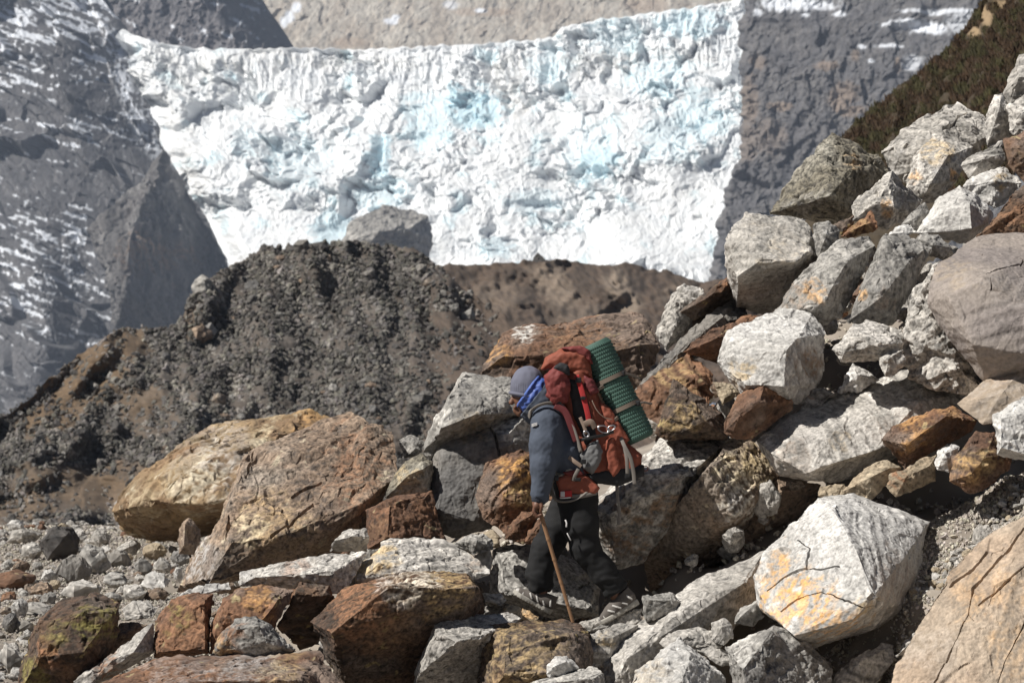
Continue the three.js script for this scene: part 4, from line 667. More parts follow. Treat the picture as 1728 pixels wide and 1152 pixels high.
scatter('gravel', 'fine gravel between the cobbles of the stony flat', 'gravel', CHIPSHAPE, mats.rock, 22000, (o) => {
  const y = 880 + 290 * Math.pow(rnd(), 1.4), [p, d] = onFlat(rr(-40, 430), y), s = rr(2.5, 9) * d / FOCAL;
  o.position.set(p.x, heightAt(p.x, -p.z) + s * .2, p.z); o.rotation.set(rr(0, 6), rr(0, 6), rr(0, 6)); o.scale.set(s, s * rr(.6, 1), s);
  const k = rr(.5, 1.1); return [k, k * rr(.93, 1), k * rr(.84, .98)];
});
{ // gravel patch at the right and stones in the gaps of the slope
  let n = 0;
  const kinds = ['pale', 'pale', 'white', 'grey', 'ochre'];
  for (let tries = 0; tries < 3000 && n < 190; tries++) {
    const t = rnd(), x = lerp(1545, 1740, t) + rr(-30, 40), y = lerp(985, 800, t) + rr(-75, 40), d = lerp(15.8, 16.2, t) + (900 - y) / 900 * .8, p = at(x, y, d);
    p.y = heightAt(p.x, -p.z);
    const s = rr(.03, .085) * (rnd() < .3 ? 2 : 1);
    if (used.some(([ux, uz, ur]) => Math.hypot(p.x - ux, p.z - uz) < (ur + s * .5) * .7)) continue;
    used.push([p.x, p.z, s * .5]); p.y += s * .25; n++;
    loose('scree_stone', `${s < .06 ? 'tiny' : 'small'} angular ${HUE[kinds[n % 5]]} stone in the gravel above the tan bedrock`, 'stones of the gravel patch', kinds[n % 5], p, s, s * rr(.9, 1.3), n);
  }
  n = 0;
  for (let tries = 0; tries < 4000 && n < 260; tries++) {
    const x = rr(-2.9, 5), d = rr(14.6, 22.5), s = rr(.08, .3), y = heightAt(x, d);
    const sy = 700 - (y - EYE.y) / d * FOCAL, sx = 864 + x / d * FOCAL;
    if (sx < 330 || sx > 1760 || sy < 250 || sy > 1170 || (sx > 1500 && sy > 830) || (sx > 820 && sx < 1120 && d > 16.3 && d < 17.7)) continue;
    n++;
    const kind = ['pale', 'grey', 'rust', 'pale', 'brown'][n % 5];
    loose('gap_stone', `small ${HUE[kind]} stone wedged between boulders ${sx < 860 ? 'left of the hiker' : sy > 800 ? 'at lower right' : 'high on the right slope'}`, 'small stones between the boulders', kind, new THREE.Vector3(x, y + s * .2 + rr(.05, .3), -d), s, s * rr(.8, 1.4), n);
  }
}
scatter('grit', 'fine gravel and grit between the rocks of the slope', 'gravel', CHIPSHAPE, mats.rock, 22000, (o, i) => {
  const x = i % 3 ? rr(1.6, 3.4) : rr(-3, 4), d = i % 3 ? rr(14.6, 16.8) : rr(14.4, 20), s = rr(.008, .034) * (i % 3 ? 1 : 1.8);
  o.position.set(x, heightAt(x, d) + s * .3, -d); o.rotation.set(rr(0, 6), rr(0, 6), rr(0, 6)); o.scale.set(s, s * rr(.6, 1), s);
  const k = rr(.7, 1.3); return [k, k * rr(.93, 1), k * rr(.84, .98)];
});
// ------------------------------------------------------------------ rubble of the moraine
{
  const spot = (big) => {
    let v = Math.pow(rnd(), .8), u = rr(.38, .81); const x = morX(u);
    if (big && x > 800) return false;
    const y = morY(u, v); if (y > 905 || y < 400) return false;
    return [moraineAt(u, v), x, y];
  };
  let n = 0;
  while (n < 300) {
    const s = spot(true); if (!s) continue;
    const [p, x, y] = s, crag = spots([[380, 470, 80, 50], [120, 770, 110, 50], [560, 430, 90, 25], [330, 560, 60, 40]], x, y, 0), w = (rnd() < .14 + .3 * crag ? rr(22, 30 + 22 * crag) : rr(11, 19)) * -p.z / FOCAL;
    if (spots(OCHRE, x, y, 0) > .5 && rnd() < .6) continue;
    p.y += w * .15; n++;
    const kind = ['dark', 'slate', 'slate', 'brown', 'grey'][n % 7 % 5];
    loose('moraine_boulder', `${w > .6 ? 'larger' : 'small'} ${HUE[kind]} boulder ${y < 600 ? 'high' : 'low'} on the rubble moraine, ${x < 230 ? 'left spur' : x < 480 ? 'left slope' : x < 650 ? 'middle' : 'right slope'}`, 'boulders of the rubble moraine', kind, p, w, w * rr(.9, 1.4), n);
  }
  scatter('rubble', 'dark rock rubble covering the moraine ridge', 'rubble', DARKSHAPE, mats.rock, 42000, (o) => {
    const s = spot(false); if (!s) return false;
    const [p, x, y] = s; if (spots(OCHRE, x, y, .6 * noise(x / 20, y / 20, 1)) > .4 && rnd() < .8) return false;
    const pile = noise(x / 34, y / 26, 4) + .25 * noise(x / 12, y / 12, 9); if ((pile < -.2 && rnd() < .5) || rnd() < .85 * sstep(650, 800, x)) return false;
    const w = (2.6 + 14 * Math.pow(rnd(), 3.2)) * -p.z / FOCAL;
    o.position.copy(p); o.position.y += w * .1; o.rotation.set(rr(0, 6), rr(0, 6), rr(0, 6)); o.scale.set(w, w * rr(.6, 1), w);
    const k = rr(.17, .6) * (1 + .5 * noise(x / 50, y / 40, 6) + .9 * sstep(.2, .45, noise((x - .75 * y) / 34, (y + x * .5) / 260, 4))); return [k, k * rr(.93, 1), k * rr(.87, 1)];
  });
}
// ------------------------------------------------------------------ dark heath hillside, upper right
{
  const HIL = [[1360, 300], [1430, 226], [1470, 190], [1500, 166], [1560, 120], [1600, 84], [1640, 40], [1655, 12], [1690, -20], [1760, -90], [1900, -220]];
  const X = (u) => lerp(1360, 1960, u), Y = (u, v) => { const c = along(HIL, X(u)) + 5 * noise(X(u) / 16, 4, 4); return v <= 1 ? lerp(c + 330, c, v) : c + (v - 1) * 150; }, D = (v) => 44 + 30 * v;
  const pt = (u, v) => at(X(u), Y(u, v), D(v) + 1.2 * noise(u * 14, v * 7, 3));
  const bare = (x, y) => spots([[1668, 30, 14, 18, .9], [1650, 55, 12, 12, .9], [1690, 6, 12, 14, .8]], x, y, .4 * noise(x / 14, y / 14, 3));
  const g = sheet(160, 120, (u, v) => pt(u, v * 1.2), (u, v) => .4 * fbm(u * 26, v * 20, 2, 3), (u, v) => {
    const x = X(u), y = Y(u, v * 1.2), k = 1 + .4 * noise(x / 5, y / 5, 2);
    const c = mix3([.05, .036, .02], [.30, .215, .125], bare(x, y)); return [c[0] * k, c[1] * k, c[2] * k];
  }, true);
  tag(meshOf(g, mats.soil), 'hillside', 'dark brown heath hillside at upper right', 'hillside', null, 'structure');
  // a tuft: a dozen curved blades with small twigs
  const pos = [], tri = [];
  for (let i = 0; i < 16; i++) {
    const a = rr(0, 6.28), r = rr(.0, .35), l = rr(.5, 1), t = rr(.1, .7), bx = Math.cos(a) * r, bz = Math.sin(a) * r, ox = Math.cos(a) * t * l * .6, oz = Math.sin(a) * t * l * .6, wx = -Math.sin(a) * .07, wz = Math.cos(a) * .07, k = pos.length / 3;
    pos.push(bx - wx, 0, bz - wz, bx + wx, 0, bz + wz, bx + ox * .5 - wx, l * .6, bz + oz * .5 - wz, bx + ox * .5 + wx, l * .6, bz + oz * .5 + wz, bx + ox, l, bz + oz);
    tri.push(k, k + 1, k + 2, k + 1, k + 3, k + 2, k + 2, k + 3, k + 4);
  }
  const heath = new THREE.MeshStandardMaterial({ color: RGB(1, 1, 1), roughness: 1, side: THREE.DoubleSide });
  scatter('heath', 'dark brown and olive heath covering the hillside', 'heath', geometry(pos, tri), heath, 32000, (o) => {
    const u = rr(.05, .75), v = Math.pow(rnd(), .85), p = pt(u, v), x = X(u), y = Y(u, v); if (bare(x, y) > .3 || y > 330) return false;
    const s = rr(.07, .2) * (1 + .7 * noise(x / 12, y / 10, 7));
    o.position.copy(p); o.position.y -= .03; o.rotation.set(rr(-.2, .2), rr(0, 6), rr(-.2, .2)); o.scale.set(s * 1.3, s, s * 1.3);
    const g2 = fbm(x / 26, y / 20, 3, 3), k = rr(.7, 1.3); const c = mix3([.075, .045, .024], [.07, .062, .024], sstep(-.1, .15, g2)); return [c[0] * k, c[1] * k, c[2] * k];
  });
}
// ------------------------------------------------------------------ the hiker: laid out in photograph units, 270 to a metre
const FEET = at(960, 1040, 17.0), U = 270;
const J = (x, y, z = 0) => [x - 960, 1040 - y, z];
const hyp = (x, y, z) => Math.sqrt(x * x + y * y + z * z);
function cap(x, y, z, a, b, ra, rb, sz = 1) {                          // tapered capsule; sz squeezes it sideways
  const ax = x - a[0], ay = y - a[1], az = (z - a[2]) * sz, bx = b[0] - a[0], by = b[1] - a[1], bz = (b[2] - a[2]) * sz;
  const t = clamp((ax * bx + ay * by + az * bz) / (bx * bx + by * by + bz * bz + 1e-6));
  return hyp(ax - bx * t, ay - by * t, az - bz * t) - lerp(ra, rb, t);
}
const smin = (a, b, k) => { const h = clamp(.5 + .5 * (b - a) / k); return lerp(b, a, h) - k * h * (1 - h); };
const smax = (a, b, k) => -smin(-a, -b, k);
const chain = (P, R, k = 10, sz = 1) => (x, y, z) => { let d = 1e9; for (let i = 1; i < P.length; i++) d = smin(d, cap(x, y, z, P[i - 1], P[i], R[i - 1], R[i], sz), k); return d; };
const ellip = (x, y, z, c, r) => { const a = (x - c[0]) / r[0], b = (y - c[1]) / r[1], d = (z - c[2]) / r[2], k = hyp(a, b, d); return (k - 1) * Math.min(...r) * (k < 1 ? 1 : 1); };
function polyDist(P, x, y) {
  let d = 1e9, s = 1;
  for (let i = 0, j = P.length - 1; i < P.length; j = i++) {
    const ex = P[j][0] - P[i][0], ey = P[j][1] - P[i][1], wx = x - P[i][0], wy = y - P[i][1], t = clamp((wx * ex + wy * ey) / (ex * ex + ey * ey)), bx = wx - ex * t, by = wy - ey * t;
    d = Math.min(d, bx * bx + by * by);
    const c1 = y >= P[i][1], c2 = y < P[j][1], c3 = ex * wy > ey * wx;
    if ((c1 && c2 && c3) || (!c1 && !c2 && !c3)) s = -s;
  }
  return s * Math.sqrt(d);
}
const prism = (pts, z0, z1, r) => { const P = list(pts).map(([x, y]) => J(x, y)), zc = (z0 + z1) / 2, hz = (z1 - z0) / 2; return (x, y, z) => { const a = polyDist(P, x, y) + r, b = Math.abs(z - zc) - hz + r; return Math.min(Math.max(a, b), 0) + Math.hypot(Math.max(a, 0), Math.max(b, 0)) - r; }; };
function solid(f, lo, hi, cell, wrinkle) {
  const g = netOf(f, lo, hi, cell);
  if (wrinkle) { const n = vertexNormals(g.pos, g.tri); for (let i = 0; i < g.pos.length; i += 3) { const h = wrinkle(g.pos[i], g.pos[i + 1], g.pos[i + 2]); for (let k = 0; k < 3; k++) g.pos[i + k] += n[i + k] * h; } }
  for (let i = 0; i < g.pos.length; i++) g.pos[i] /= U;
  return geometry(g.pos, g.tri);
}
const B = (x0, y0, x1, y1, z0, z1, m = 8) => [[x0 - 960 - m, 1040 - y1 - m, z0 - m], [x1 - 960 + m, 1040 - y0 + m, z1 + m]];
// a strap: a flat band swept through points, its width along `side`
function band(points, width, thick = 1.2, side = [0, 0, 1], n = 40) {
  const P = points.map(([x, y, z]) => new THREE.Vector3(...J(x, y, z))), c = new THREE.CatmullRomCurve3(P), S = new THREE.Vector3(...side), pos = [], tri = [];
  for (let i = 0; i <= n; i++) {
    const p = c.getPoint(i / n), t = c.getTangent(i / n), s = S.clone().addScaledVector(t, -S.dot(t)).normalize(), u = t.clone().cross(s).normalize();
    for (const [a, b] of [[-.5, -.3], [-.4, .5], [.4, .5], [.5, -.3], [.4, -.5], [-.4, -.5]]) { const v = p.clone().addScaledVector(s, a * width).addScaledVector(u, b * thick * 2); pos.push(v.x / U, v.y / U, v.z / U); }
    if (i) { const o = (i - 1) * 6; for (let k = 0; k < 6; k++) { const a = o + k, b = o + (k + 1) % 6; tri.push(a, b, a + 6, b, b + 6, a + 6); } }
  }
  for (const o of [0, n * 6]) for (let k = 2; k < 6; k++) o ? tri.push(o, o + k - 1, o + k) : tri.push(o, o + k, o + k - 1);
  return geometry(pos, tri);
}
function fabric(r, g, b, o = {}) { return new THREE.MeshPhysicalMaterial({ color: RGB(r, g, b), roughness: .88, sheen: .3, sheenRoughness: .6, sheenColor: RGB(r * 1.2 + .02, g * 1.2 + .02, b * 1.2 + .02), ...o }); }
// fine weave as relief
{
  const N = 128, d = new Uint8Array(N * N * 4);
  for (let j = 0; j < N; j++) for (let i = 0; i < N; i++) { const v = 128 + 60 * Math.sin(i * Math.PI / 4) * Math.sin(j * Math.PI / 4) + 60 * (hash(i, j, 3) - .5), o = 4 * (j * N + i); d[o] = d[o + 1] = d[o + 2] = v; d[o + 3] = 255; }
  const t = new THREE.DataTexture(d, N, N); t.wrapS = t.wrapT = THREE.RepeatWrapping; t.magFilter = THREE.LinearFilter; t.needsUpdate = true; mats.weave = t;
}
const C = {
  skin: new THREE.MeshPhysicalMaterial({ color: RGB(.16, .075, .045), roughness: .55 }),
  jacket: fabric(.062, .076, .105), jacketDark: fabric(.03, .036, .05), trousers: fabric(.0075, .0075, .008, { sheen: .08 }), hat: fabric(.135, .14, .185), blue: fabric(.06, .11, .36, { roughness: .55 }), shirt: fabric(.42, .40, .34),
  orange: fabric(.25, .064, .034, { roughness: .75 }), red: fabric(.175, .03, .026, { roughness: .75 }), maroon: fabric(.13, .02, .022, { roughness: .7 }), charcoal: fabric(.022, .022, .024), grey: fabric(.15, .15, .15), web: fabric(.19, .17, .15), tan: fabric(.27, .20, .155), redWeb: fabric(.42, .03, .03),
  black: new THREE.MeshStandardMaterial({ color: RGB(.012, .012, .012), roughness: .45 }), metal: new THREE.MeshStandardMaterial({ color: RGB(.6, .6, .62), roughness: .3, metalness: 1 }), white: fabric(.62, .6, .58),
  shoe: fabric(.115, .1, .088), sole: new THREE.MeshStandardMaterial({ color: RGB(.36, .34, .3), roughness: .8 }), shoeTrim: fabric(.52, .5, .47), lace: fabric(.05, .05, .05), hair: fabric(.01, .009, .008),
  mat: new THREE.MeshStandardMaterial({ color: RGB(.058, .122, .096), roughness: .75 }),
};
{
  const person = new THREE.Group(); person.position.copy(FEET);
  tag(person, 'person', 'person in slate jacket, black trousers and grey beanie walking left with a stick', 'person');
  const wr = (s, a, fx, fy) => (x, y, z) => a * noise(x / fx + s, y / fy, z / 14) + .5 * a * noise(x / (fx * .5), y / (fy * .5) + s, z / 7);
  // ---- body: head, hands and the figure under the clothes, one surface per grid, merged
  const nearArm = [J(925, 714, 46), J(918, 782, 56), J(910, 836, 57)], farArm = [J(932, 716, -48), J(944, 776, -56), J(918, 800, -40)];
  const nearLeg = [J(974, 846, 22), J(986, 922, 26), J(1031, 990, 22), J(1046, 1018, 20)], farLeg = [J(968, 846, -24), J(927, 926, -24), J(914, 990, -22), J(915, 1018, -22)];
  const spine = [J(972, 828), J(955, 775), J(928, 722), J(908, 694)];
  const inner = (x, y, z) => {
    let d = chain(spine, [24, 26, 26, 14], 12, .7)(x, y, z);
    d = smin(d, chain(nearArm, [15, 12, 8], 6)(x, y, z), 8); d = smin(d, chain(farArm, [15, 12, 8], 6)(x, y, z), 8);
    d = smin(d, chain(nearLeg, [24, 16, 10, 10], 6)(x, y, z), 8); d = smin(d, chain(farLeg, [24, 16, 10, 10], 6)(x, y, z), 8);
    return smin(d, cap(x, y, z, J(908, 696), J(894, 664), 13, 14), 6);
  };
  const hc = J(890, 655);
  const head = (x, y, z) => {
    let d = ellip(x, y, z, J(893, 650), [26, 27, 21]);
    d = smin(d, ellip(x, y, z, J(884, 672), [17, 20, 16]), 9);              // face and jaw, chin tucked down
    d = smin(d, cap(x, y, z, J(867, 668), J(863, 679), 3, 4.5), 3);          // nose
    d = smin(d, cap(x, y, z, J(869, 687, -6), J(869, 687, 6), 2.4, 2.4), 2); // lips
    d = smin(d, cap(x, y, z, J(871, 693), J(876, 697), 5, 6), 5);            // chin
    for (const s of [-1, 1]) { d = smin(d, cap(x, y, z, J(869, 664, s * 4), J(872, 664, s * 13), 2.6, 2.6), 3); d = smax(d, -ellip(x, y, z, J(866, 668.5, s * 8), [3, 2.2, 4]), 2); d = smin(d, ellip(x, y, z, J(896, 668, s * 20), [5, 8, 3.5]), 2); }
    return smin(d, cap(x, y, z, J(908, 694), J(898, 672), 13, 13), 6);
  };
  const hand = (wx, wy, wz, s) => {
    // knuckles to the left, fingers wrapped down over the stick head, thumb on the near side
    const palm = (x, y, z) => { let d = cap(x, y, z, J(wx, wy, wz), J(wx - 3, wy + 8, wz), 6.4, 7.6, .8); return smin(d, cap(x, y, z, J(wx - 4, wy + 8, wz - 6), J(wx - 4, wy + 14, wz + 6 * s), 6.4, 6), 5); };
    const F = [0, 1, 2, 3].map((i) => { const z = wz + s * (7.2 - i * 4.9), l = [1, 1.1, 1.02, .82][i]; return [[J(wx - 7, wy + 14, z), J(wx - 8.5, wy + 14 + 9 * l, z), J(wx - 3, wy + 15 + 16 * l, z), J(wx + 4, wy + 13 + 15 * l, z)], [3, 2.8, 2.5, 2.2]]; });
    const T = [J(wx + 2, wy + 5, wz + 7 * s), J(wx + 4.5, wy + 14, wz + 10 * s), J(wx + 2.5, wy + 23, wz + 8 * s)];
    return (x, y, z) => { let d = palm(x, y, z); for (const [p, r] of F) { let f = 1e9; for (let i = 1; i < 4; i++) f = Math.min(f, cap(x, y, z, p[i - 1], p[i], r[i - 1], r[i])); d = smin(d, f, 1.1); } let t = Math.min(cap(x, y, z, T[0], T[1], 3.6, 3), cap(x, y, z, T[1], T[2], 3, 2.4)); return smin(d, t, 1.6); };
  };
  const bodyG = mergeGeometries([
    solid(inner, ...B(880, 640, 1075, 1030, -80, 80), 3.4),
    solid(head, ...B(855, 618, 925, 715, -28, 28), 1),
    solid(hand(909, 838, 57, 1), ...B(890, 826, 930, 876, 38, 76, 2), .8),
    solid(hand(918, 802, -40, -1), ...B(898, 790, 938, 840, -62, -20, 2), 1),
  ]);
  const body = part('body', bodyG, C.skin, person);
  part('hair', solid((x, y, z) => smax(ellip(x, y, z, J(897, 652), [26, 27, 22]), -(x - (886 - 960)), 4), ...B(880, 620, 928, 690, -28, 28), 1.6, wr(3, 1, 4, 8)), C.hair, person);
  // ---- clothes
  const jacketF = (x, y, z) => {
    let d = chain([J(966, 800), J(952, 765), J(932, 724), J(914, 700)], [34, 36, 34, 21], 14, .66)(x, y, z);
    d = smin(d, cap(x, y, z, J(926, 713, -36), J(926, 713, 36), 25, 25), 12);
    d = smin(d, cap(x, y, z, J(924, 692, -14), J(924, 692, 14), 19, 19), 10); // hood bunched behind the neck
    d = smax(d, (1040 - 806 - y) * .9 - .25 * (x - 10), 3);                    // hem at the waist
    d = smin(d, chain([J(922, 713, 42), J(919, 750, 52), J(917, 782, 56), J(911, 834, 57)], [27, 25, 22, 15.5], 8)(x, y, z), 6);
    d = smin(d, chain([J(930, 716, -46), J(944, 776, -58), J(922, 798, -42)], [26, 23, 14], 8)(x, y, z), 7);
    d = smax(d, y - (1040 - 655), 3);
    return smax(d, -(hyp(x - (908 - 960), y - (1040 - 682), z * .8) - 17), 3); // collar opening
  };
  const foldNear = (x, y, z) => { const t = (1040 - 700 - y) / 130, sleeve = z > 30 ? 1 : .5; return sleeve * (1.5 * Math.sin((y + .35 * x + 5 * noise(x / 20, y / 26, z / 20)) / (5.2 - 1.6 * clamp(t)) ) * sstep(.0, 1, t) * (.5 + .8 * noise(x / 13, y / 15, z / 13)) + 2.2 * noise(x / 17, y / 24, z / 17) + .7 * noise(x / 6, y / 7, z / 6)); };
  const jacket = part('jacket', solid(jacketF, ...B(880, 650, 1005, 850, -86, 86), 2.1, foldNear), C.jacket, person);
  const cuff = part('cuff', solid((x, y, z) => smax(chain([J(911.5, 826, 57), J(910, 838, 57)], [15.2, 14], 3)(x, y, z), y - (1040 - 826), 2), ...B(890, 815, 930, 850, 38, 78), 1.4), C.jacketDark, jacket);
  // small woven tag on the sleeve: three short pale lines
  for (const k of [0, 1, 2]) part('sleeve_mark', band([[897, 716 + k * 1.9, 59], [901, 714.6 + k * 1.9, 65], [906, 713.2 + k * 1.9, 68.5]], 1.1, .8, [0, 1, 0], 8), C.white, jacket);
  part('shirt_hem', solid((x, y, z) => smax(smax(chain([J(972, 832), J(958, 785)], [36, 35], 8, .68)(x, y, z), y - (1040 - 780), 3), (1040 - 806) - y, 3), ...B(915, 770, 1015, 815, -66, 66), 2.4, wr(9, 1, 12, 9)), C.shirt, person);
  const trousersF = (x, y, z) => {
    let d = cap(x, y, z, J(972, 826, -16), J(972, 826, 16), 37, 37);
    d = smin(d, cap(x, y, z, J(962, 806, -12), J(962, 806, 12), 33, 33), 10);
    d = smin(d, chain([J(974, 846, 20), J(979, 884, 26), J(988, 926, 27), J(1016, 962, 25), J(1036, 990, 22)], [34, 30, 24.5, 21.5, 21.5], 9)(x, y, z), 9);
    d = smin(d, chain([J(966, 846, -22), J(943, 890, -25), J(921, 930, -25), J(911, 966, -24), J(912, 988, -23)], [33, 28, 24, 22, 21.5], 9)(x, y, z), 9);
    d = smax(d, y - (1040 - 800), 3);
    // hems: cut square across each shin
    const n1 = ((x - (1036 - 960)) * .55 + ((1040 - 998) - y) * .83), n2 = ((x - (914 - 960)) * .02 + ((1040 - 1001) - y));
    d = smax(d, x > 20 ? n1 - 3 : n2, 2);
    return d;
  };
  const foldT = (x, y, z) => { const low = sstep(1040 - 940, 1040 - 1000, y), knee = Math.exp(-(((y - 115) / 26) ** 2)), hip = sstep(150, 190, y); return (1 + 1.6 * low + .9 * knee + .4 * hip) * (1.1 * Math.sin((y * 1.0 - x * .35 * Math.sign(x - 5) + 7 * noise(x / 22, y / 22, z / 22)) / 5.4) * (.35 + noise(x / 15, y / 12, z / 15)) + 1.0 * noise(x / 18, y / 30, z / 18)); };
  const trousers = part('trousers', solid(trousersF, ...B(880, 790, 1065, 1020, -70, 72), 2.1, foldT), C.trousers, person);
  part('trouser_mark', band([[953, 875, 60], [955, 880, 61.5], [954.5, 887, 62]], 2.6, .8, [1, 0, 0], 8), C.white, trousers);
  part('trouser_mark', band([[956, 897, 60], [959, 903, 61], [962, 909, 60]], 2, .8, [1, 0, 0], 8), C.white, trousers);
  // beanie, drawn down to the brow, with its rolled rim
  const hatF = (x, y, z) => { const d = ellip(x, y, z, J(891, 652), [30, 35, 26]); const lift = y - (1040 - 673) + .18 * (x + 70); return smax(d, -lift, 3); };
  const hat = part('beanie', solid(hatF, ...B(856, 612, 926, 690, -32, 32), 1.4, (x, y, z) => .8 * noise(x / 9, y / 11, z / 9) + .35 * Math.sin(Math.atan2(z, x + 69) * 40) * sstep(1040 - 640, 1040 - 655, y)), C.hat, person);
  part('hat_rim', solid((x, y, z) => { const q = Math.hypot((x + 69) / 30.5, z / 26.5), lift = y - (1040 - 671) + .18 * (x + 70); return Math.hypot((q - .97) * 27, lift - 3) - 3.2; }, ...B(856, 655, 926, 690, -32, 32), 1.2), C.hat, hat);
  // bright blue neck gaiter pulled up around the ears, with a paler rim
  const ringF = (r, off) => (x, y, z) => { const X = x + 58, Y = y - 373, a = X * .86 + Y * -.5, b = X * .5 + Y * .86; const q = Math.hypot(b / 31, z / 27); return Math.hypot((q - 1) * 27, a - off) - r; };
  const scarfF = (x, y, z) => { const X = x + 58, Y = y - 374, a = X * .82 - Y * .57, b = X * .57 + Y * .82, q = Math.hypot(b / 30, z / 27); return Math.max(Math.abs((q - 1) * 27) - 4, Math.abs(a + 1) - 12) ; };
  const scarf = part('neck_gaiter', solid(scarfF, ...B(868, 630, 940, 710, -38, 38), 1.2, (x, y, z) => 1.4 * Math.sin((x * .8 - y * .6) / 2.3 + 2 * noise(x / 9, y / 9, z / 9)) + 1.6 * noise(x / 7, y / 7, z / 7)), C.blue, person);
  part('gaiter_rim', solid((x, y, z) => { const X = x + 58, Y = y - 374, a = X * .82 - Y * .57, b = X * .57 + Y * .82, q = Math.hypot(b / 30.5, z / 27.5); return Math.hypot((q - 1) * 27, a + 13) - 2.4; }, ...B(862, 630, 940, 712, -38, 38), 1), fabric(.10, .17, .48), scarf);
  part('jacket_collar', solid((x, y, z) => { const X = x + 50, Y = y - 361, a = X * .78 - Y * .62, b = X * .62 + Y * .78, q = Math.hypot(b / 33, z / 31); return Math.max(Math.abs((q - 1) * 30) - 5, Math.abs(a) - 11); }, ...B(870, 636, 950, 720, -44, 44), 1.4, (x, y, z) => 1.6 * noise(x / 9, y / 9, z / 9)), C.jacket, person);
  // shoes: each built along its own length, then set down
  const shoe = (heel, toe, roll, label) => {
    const g = new THREE.Group(); g.name = 'shoe'; g.userData.label = label; person.add(g);
    const L = Math.hypot(toe[0] - heel[0], toe[1] - heel[1]), s = L / 70, up = (p) => { p.scale(s, s, s); return p; };
    const plan = (x) => along([[-2, 3], [2, 9], [12, 11.5], [28, 10.5], [44, 13], [58, 13], [66, 9], [72, 3]], x);
    const upper = (x, y, z) => { let d = chain([[8, 16, 0], [22, 17, 0], [40, 12, 0], [60, 9, 0]], [11.5, 11.5, 10.5, 8], 8, .95)(x, y, z); d = smin(d, cap(x, y, z, [12, 18, 0], [11, 30, 0], 11, 11.5), 7); d = smax(d, cap(x, y, z, [11, 24, 0], [11, 42, 0], 8, 9) * -1, 2); d = smax(d, y - 31 + .15 * (x - 10), 2); return smax(d, 6 - y, 2); };
    const sole = (x, y, z) => { const curve = .0035 * Math.max(0, x - 48) ** 2; const a = Math.abs(z) - plan(x), b = Math.abs(y - curve - 4) - 4.2 - .8 * sstep(20, 0, x); return smax(smax(a, b, 2), Math.max(-3 - x, x - 73), 2) + .5 * (Math.sin(x * 1.2) > .4 && y < 2 + curve ? 1 : 0); };
    const W = (f, lo, hi, c) => up(solid(f, lo, hi, c));
    const u = part('upper', W(upper, [-10, 0, -20], [76, 44, 20], 1.1), C.shoe, g);
    part('sole', W(sole, [-10, -8, -20], [80, 16, 20], 1.1), C.sole, g);
    for (const sd of [-1, 1]) for (const [x0, x1, y0, y1] of [[14, 26, 9, 22], [26, 36, 9, 20], [38, 46, 9, 17], [4, 10, 12, 24]]) {
      const P = [[x0, y0, sd * 12.6], [(x0 + x1) / 2, (y0 + y1) / 2, sd * 13.2], [x1, y1, sd * 10.6]].map(([x, y, z]) => [x + 960, 1040 - y, z]);
      part('overlay', up(band(P, 3.2, 1.1, [.7, -.5, 0], 8)), C.shoeTrim, u);
    }
    part('toe_cap', W((x, y, z) => smax(chain([[56, 9, 0], [64, 8, 0]], [9.2, 7], 4)(x, y, z), 7 - y, 2), [40, 0, -18], [80, 24, 18], 1.1), C.shoeTrim, u);
    for (let k = 0; k < 5; k++) part('lace', up(band([[26 + k * 5, 0, -6], [27 + k * 5, 0, 0], [26 + k * 5, 0, 6]].map(([x, , z]) => [x + 960, 1040 - (26.5 - k * 2.1 - Math.abs(z) * .25), z]), 1.6, .9, [1, 0, 0], 6)), C.lace, u);
    g.position.set((heel[0] - 960) / U, (1040 - heel[1]) / U, heel[2] / U);
    const a = Math.atan2((1040 - toe[1]) - (1040 - heel[1]), toe[0] - heel[0]);
    g.rotation.set(0, 0, 0);
    // foot length lies along -x after a half turn about y, then tips about z
    g.rotation.order = 'ZYX'; g.rotation.set(roll, Math.PI, -(Math.PI - a) * 1);
    return g;
  };
  shoe([927, 1037, -23], [866, 1005, -23], 0, 'grey trail shoe landing on its heel');
  shoe([1076, 1018, 21], [1012, 1056, 21], 0, 'grey trail shoe pushing off from its toe');

  // ------------------------------------------------------------------ walking stick
  const stick = new THREE.Group(); stick.position.copy(FEET);
  tag(stick, 'walking_stick', 'thin brown bamboo walking stick held in the hiker hand', 'walking stick');
  {
    const a = new THREE.Vector3(...J(907, 848, 57)), b = new THREE.Vector3(...J(966, 1047, 50)), len = a.distanceTo(b), prof = [];
    for (let i = 0; i <= 90; i++) { const t = i / 90, nodes = [.13, .3, .47, .66, .84]; let r = lerp(3.7, 2.7, t) + .25 * noise(t * 9, 1, 1); for (const n of nodes) r += .75 * Math.exp(-(((t - n) / .007) ** 2)) - .3 * Math.exp(-(((t - n - .016) / .012) ** 2)); prof.push(new THREE.Vector2(r / U, -t * len / U)); }
    prof.unshift(new THREE.Vector2(.0001, .6 / U)); prof.push(new THREE.Vector2(.0001, -(len + .6) / U));
    const g = new THREE.LatheGeometry(prof, 14), n = g.attributes.position.count, col = new Float32Array(n * 3);
    for (let i = 0; i < n; i++) { const y = g.attributes.position.getY(i) * U, k = 1 + .25 * noise(y / 30, 2, 2) + .15 * noise(y / 4, i % 15, 2); col.set([.30 * k, .165 * k, .085 * k], i * 3); }
    g.setAttribute('color', new THREE.BufferAttribute(col, 3));
    const m = part('shaft', g, new THREE.MeshStandardMaterial({ vertexColors: true, roughness: .6, side: THREE.DoubleSide }), stick);
    m.position.set(a.x / U, a.y / U, a.z / U); m.quaternion.setFromUnitVectors(new THREE.Vector3(0, -1, 0), b.clone().sub(a).normalize());
  }
  // ------------------------------------------------------------------ backpack
  const pack = new THREE.Group(); pack.position.copy(FEET);
